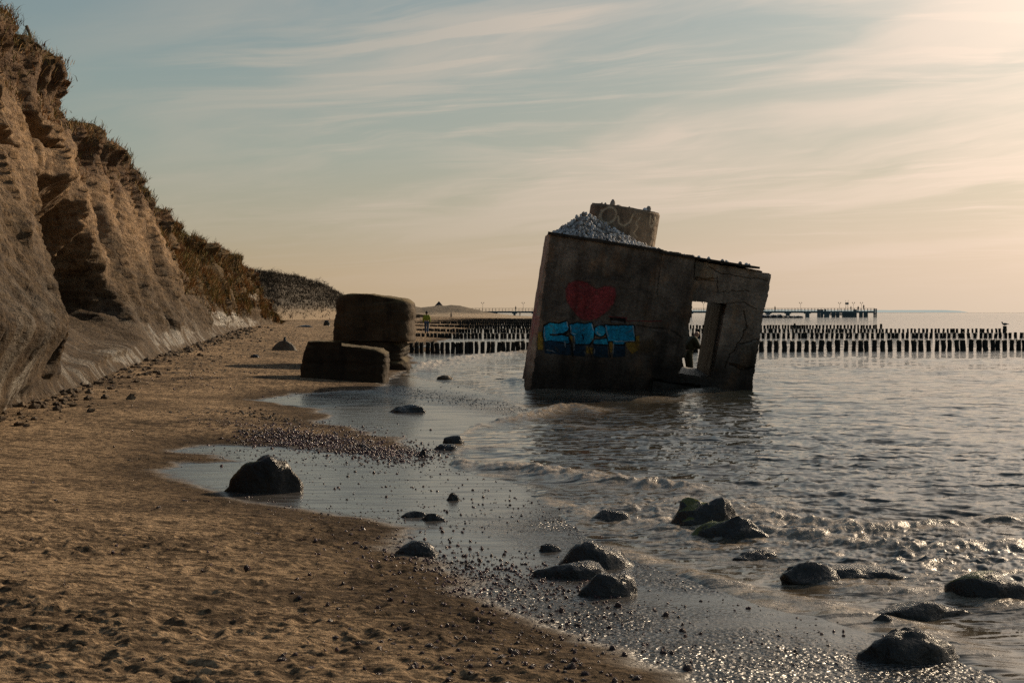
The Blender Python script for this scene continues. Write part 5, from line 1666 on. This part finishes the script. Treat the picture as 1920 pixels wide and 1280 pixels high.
sandm = (1 - sstep(.16, .34, tq + .28 * hn))[:, None] * sstep(-.15, .1, fbm2(hp[:, 0] * .14, hp[:, 0] * 0, 2, 273))[:, None]
hc = np.array([.052, .040, .027]) * (1 + .6 * fbm2(hp[:, 0] * 1.2, hp[:, 2] * 2, 3, 274))[:, None]
hc = hc * (1 - sandm) + np.array([.34, .25, .16]) * (1 + .4 * hn[:, None]) * sandm
M_hill2, t, b = material("hill_ground"); t.link(t.attr("tint", False), b.inputs['Base Color']); b.inputs['Roughness'].default_value = .95
t.link(t.bump(t.noise(coords(t), 1.6, 6, .65), .8, .6), b.inputs['Normal'])
me = mesh_np("hillside", hp, grid_quads(nh, nv)[:, ::-1], None, M_hill2, True, None, {"tint": np.clip(hc, .01, 1)})
tag(link("hillside", me), "dark scrub covered hillside with small sand bluffs at its foot", None, None, "structure")
# scrub over the hillside
rg = np.random.default_rng(33)
sel = rg.choice(len(hp), 9000, p=(lambda w_: w_ / w_.sum())((1 - sandm[:, 0]) * (.25 + tq)))
bp = np.repeat(hp[sel], 5, 0) + rg.normal(0, .25, (45000, 3)) * np.array([1, 1, .2])
shade = np.repeat(.55 + .8 * rg.random(9000), 5)[:, None]
v, tr, c = blades(bp, np.tile([[0, 0, 1.0]], (45000, 1)), .18 + .42 * rg.random(45000), np.full(45000, .035), 1.1, np.array([.060, .046, .031]) * shade, 34)
tag(link("scrub", mesh_np("scrub", v, None, tr, M_grass, False, None, {"tint": c})), "brown leafless scrub covering the far hillside", "scrub", None, "stuff")
sv = [shrub_mesh("bare_shrub", 1.6, 5, 700 + k, .035, .42, 3) for k in range(5)]
for k, px in enumerate([462, 474, 486, 497, 506, 515, 527, 538, 550, 561, 572, 583, 594, 604, 613, 622, 630]):
    i = int((px - 380) / 420 * (nh - 1)); p = hp[i * nv + nv - 2]
    o = link("bare_shrub", sv[k % 5], p - np.array([0, 0, .1]), None, (0, 0, rg.random() * 6)); s = .45 + .5 * rg.random(); o.scale = (s * 1.3, s * 1.3, s)
    tag(o, "leafless shrub along the skyline of the far wooded hillside", "shrub", "shrubs on the far hillside skyline")

# dune with beach behind the groynes
nx_, ny_ = 240, 90
dxp = np.linspace(640, 1010, nx_)
prof = np.interp(dxp, [640, 700, 745, 775, 790, 805, 823, 845, 862, 885, 905, 930, 960, 1010], [577, 575, 576, 574, 577, 575, 573.5, 573, 575, 579, 583, 588, 591, 594])
dv = []
for i, px in enumerate(dxp):
    for j in range(ny_):
        tq = j / (ny_ - 1); Y = 300 + 150 * tq
        base_ = 597.5 - 6 * tq
        zt = at_depth(px, prof[i], 420)[2]; z0_ = at_depth(px, 591, 420)[2]
        hump = math.exp(-((tq - .8) / .2) ** 2)
        z = .25 + (zt - .25) * hump
        dv.append(((px - 960) / F * Y, Y, z))
dv = np.array(dv)
dn = fbm2(dv[:, 0] * .09, dv[:, 1] * .05, 4, 280, .6)
hump = np.clip((dv[:, 2] - .3) / 2.5, 0, 1)
dv[:, 2] += .9 * dn * hump
gm = (sstep(.25, .6, hump + .6 * dn))[:, None]
dc = np.array([.30, .22, .14]) * (1 - gm) + np.array([.085, .060, .034]) * gm
dc *= (1 + .4 * fbm2(dv[:, 0] * .3, dv[:, 1] * .15, 3, 281))[:, None]
me = mesh_np("dune", dv, grid_quads(nx_, ny_)[:, ::-1], None, M_hill2, True, None, {"tint": np.clip(dc, .02, 1)})
tag(link("dune", me), "low grassy sand dune at the far end of the beach", None, None, "structure")
# hut roof on the dune
M_thatch = simple_mat("thatch", (.020, .022, .024), (.035, .036, .036), 3, .95, .4, 6)
ph = at_depth(823, 575.5, 425); s = 425 / F
hut = empty("dune_hut", (ph[0], 425, ph[2] - 1.2), "small dark hut with a pyramid roof on top of the dune", "hut")
mb = MB(); a = 9.5 * s
mb.add([(-a, -a, 1.15), (a, -a, 1.15), (a, a, 1.15), (-a, a, 1.15), (0, 0, 1.15 + 11.5 * s)], [(3, 2, 1, 0)], [(0, 1, 4), (1, 2, 4), (2, 3, 4), (3, 0, 4)])
link("roof", mb.mesh("roof", M_thatch, False), (0, 0, 0), hut)
mb = MB(); mb.box((-a * .7, -a * .7, -.3), (a * .7, a * .7, 1.14)); link("wall", mb.mesh("wall", M_thatch, False), (0, 0, 0), hut)

# headland on the horizon
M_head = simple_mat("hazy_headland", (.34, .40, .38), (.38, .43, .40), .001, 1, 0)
_b = M_head.node_tree.nodes["Principled BSDF"]; _b.inputs['Emission Color'].default_value = (.36, .375, .335, 1); _b.inputs['Emission Strength'].default_value = 1.0  # emission stands in for airlight haze over the distance
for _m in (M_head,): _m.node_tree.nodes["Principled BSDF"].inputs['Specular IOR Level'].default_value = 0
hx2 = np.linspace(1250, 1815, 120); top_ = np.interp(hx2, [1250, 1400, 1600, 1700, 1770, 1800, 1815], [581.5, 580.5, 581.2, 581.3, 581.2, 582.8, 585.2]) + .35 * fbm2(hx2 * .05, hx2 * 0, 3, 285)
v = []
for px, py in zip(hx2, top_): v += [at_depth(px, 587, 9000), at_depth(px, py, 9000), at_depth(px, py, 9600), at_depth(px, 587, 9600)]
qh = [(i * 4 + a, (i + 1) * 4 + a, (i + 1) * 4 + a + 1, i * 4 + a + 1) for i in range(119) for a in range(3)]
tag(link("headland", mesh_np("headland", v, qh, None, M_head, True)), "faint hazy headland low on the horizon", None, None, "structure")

# ------------------------------------------------------------------ pier
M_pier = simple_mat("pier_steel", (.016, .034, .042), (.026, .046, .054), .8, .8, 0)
_b = M_pier.node_tree.nodes["Principled BSDF"]; _b.inputs['Emission Color'].default_value = (.006, .010, .012, 1); _b.inputs['Emission Strength'].default_value = 1.0  # bluish base and faint emission stand in for distance haze
M_lamp = simple_mat("lamp_metal", (.05, .06, .06), (.07, .08, .08), 1, .7, 0)
YP = 495.0; sP = YP / F
def PW(px): return (px - 960) * sP
zdeck = at_depth(960, 583.2, YP)[2]
pier = empty("pier", (PW(885), YP, 0), "long pier on pillars crossing behind the bunker to a wider head", "pier")
ox = PW(885)
xL, xR = PW(880) - ox, PW(1637) - ox
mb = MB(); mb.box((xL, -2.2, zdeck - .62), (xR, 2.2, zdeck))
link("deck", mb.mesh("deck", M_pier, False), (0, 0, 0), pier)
mb = MB()
for sgn in (-1, 1):
    for zr in (.55, 1.0): mb.box((xL, sgn * 2.1 - .04, zdeck + zr - .05), (xR, sgn * 2.1 + .04, zdeck + zr + .03))
    for x in np.arange(xL, xR, 1.15): mb.box((x - .05, sgn * 2.1 - .05, zdeck + .001), (x + .05, sgn * 2.1 + .05, zdeck + .94))
link("railing", mb.mesh("railing", M_lamp, False), (0, 0, 0), pier)
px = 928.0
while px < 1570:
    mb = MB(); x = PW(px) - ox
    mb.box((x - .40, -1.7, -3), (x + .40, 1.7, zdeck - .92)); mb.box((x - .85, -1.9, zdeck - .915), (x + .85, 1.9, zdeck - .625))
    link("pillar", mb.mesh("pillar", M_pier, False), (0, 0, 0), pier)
    px += 36.6
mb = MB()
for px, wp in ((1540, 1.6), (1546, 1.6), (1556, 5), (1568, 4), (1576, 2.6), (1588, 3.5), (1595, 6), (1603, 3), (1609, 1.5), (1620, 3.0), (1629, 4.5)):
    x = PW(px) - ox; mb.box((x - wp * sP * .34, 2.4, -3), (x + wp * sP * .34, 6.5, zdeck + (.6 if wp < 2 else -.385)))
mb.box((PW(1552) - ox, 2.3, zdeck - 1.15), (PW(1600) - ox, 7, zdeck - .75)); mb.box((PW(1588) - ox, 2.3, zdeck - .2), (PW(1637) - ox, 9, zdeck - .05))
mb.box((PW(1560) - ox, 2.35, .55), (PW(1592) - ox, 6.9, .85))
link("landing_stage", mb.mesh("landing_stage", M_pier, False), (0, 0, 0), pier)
mb = MB()
for px in (1640.0, 1643.5): mb.tube([(PW(px) - ox, 1, -3), (PW(px + .5) - ox, 1, zdeck + .9)], .28, 7)
mb.box((PW(1638.5) - ox, .8, 1.0), (PW(1644.5) - ox, 1.2, 1.35))
link("dolphin", mb.mesh("dolphin", M_pier, False), (0, 0, 0), pier)
mb = MB()
for a, b_ in ((1541, 1543.5), (1546.5, 1544.5)): mb.tube([(PW(a) - ox, -2.8, -3), (PW(b_) - ox, -2.8, zdeck + .7)], .22, 7)
link("dolphin", mb.mesh("dolphin", M_pier, False), (0, 0, 0), pier)
# lamps
mbp = MB(); mbp.tube([(0, 0, 0), (0, 0, 2.6)], .045, 6); pole_me = mbp.mesh("pole", M_lamp)
heads = []
for s in (-1, 1):
    mb = MB(); mb.tube([(0, 0, 2.45), (.28 * s, 0, 2.62), (.38 * s, 0, 2.8)], .035, 5); mb.sphere((.38 * s, 0, 2.95), .17, 2, (1, 1, .9)); heads.append(mb.mesh("lamp_head", M_lamp))
for px, lb in ((905, "twin headed lamp nearest the dune on the pier"), (981, "twin headed pier lamp just left of the bunker"), (1319, "twin headed pier lamp seen through the bunker doorway"), (1501, "lone twin headed lamp in the middle of the pier right of the bunker"), (1574, "twin headed lamp left of the mast on the pier head"), (1600, "twin headed lamp just right of the mast on the pier head"), (1615, "rightmost twin headed lamp on the pier head")):
    l = empty("pier_lamp", (PW(px), YP, zdeck), lb, "lamp", "lamps along the pier")
    link("pole", pole_me, (0, 0, 0), l)
    for h_ in heads: link("lamp_head", h_, (0, 0, 0), l)
mb = MB()
for a in (-.45, .45): mb.tube([(a, 0, 0), (a * .7, 0, 2.3)], .07, 5)
mb.box((-.55, -.3, 2.3), (.55, .3, 3.0)); mb.tube([(-.3, 0, 3.0), (-.5, 0, 3.9)], .04, 4); mb.tube([(.3, 0, 3.0), (.5, 0, 3.9)], .04, 4)
tag(link("beacon_mast", mb.mesh("beacon_mast", M_pier, False), (PW(1589), YP + 1, zdeck)), "short beacon mast with a boxed top on the pier head", "mast")
for px, Y, z, lb in ((1453, YP, zdeck, "tiny dark figure on the pier right of the bunker"), (967, YP, zdeck, "tiny dark figure on the pier left of the bunker"), (1594, YP - 1, zdeck, "tiny dark figure beside the mast on the pier head"), (1618, YP - 1, zdeck + .5, "dark figure leaning at the right end of the pier head"), (1609, YP, zdeck, "tiny dark figure between the lamps at the right of the pier head")):
    person((PW(px), Y, z), 1.75, random.random() * 6, lb, {}, M_dark, M_dark, M_dark, 1)
for px, py, Y, lb in ((846, 599, 330, "tiny dark walker on the far beach below the dune"), (975, 593.6, 420, "tiny dark walker on the far sand under the pier")):
    p = at_depth(px, py, Y); person((p[0], Y, p[2]), 1.7, 1.2, lb, {}, M_dark, M_dark, M_dark, 1)
# rock breakwater under the pier
VV = []; FF = []; n0 = 0
for k in range(130):
    px = rg.uniform(1405, 1504); p = at_depth(px, 597, 440)
    s = rg.uniform(.5, 1.0) * (1.2 if px < 1470 else .75)
    vv = v1_ * (1 + .3 * rg.normal(0, .5, (len(v1_), 1))) * s * np.array([1, 1, .6]) + np.array([p[0], 440 + rg.normal(0, 1.5), .1 + .25 * s])
    VV.append(vv); FF.append(f1_ + n0); n0 += len(vv)
tag(link("breakwater", mesh_np("breakwater", np.concatenate(VV), None, np.concatenate(FF), M_wetrock, False)), "low dark rock breakwater in the sea in front of the pier", "breakwater", None, "stuff")

# drop datablocks nobody uses
for m_ in list(bpy.data.meshes):
    if m_.users == 0: bpy.data.meshes.remove(m_)
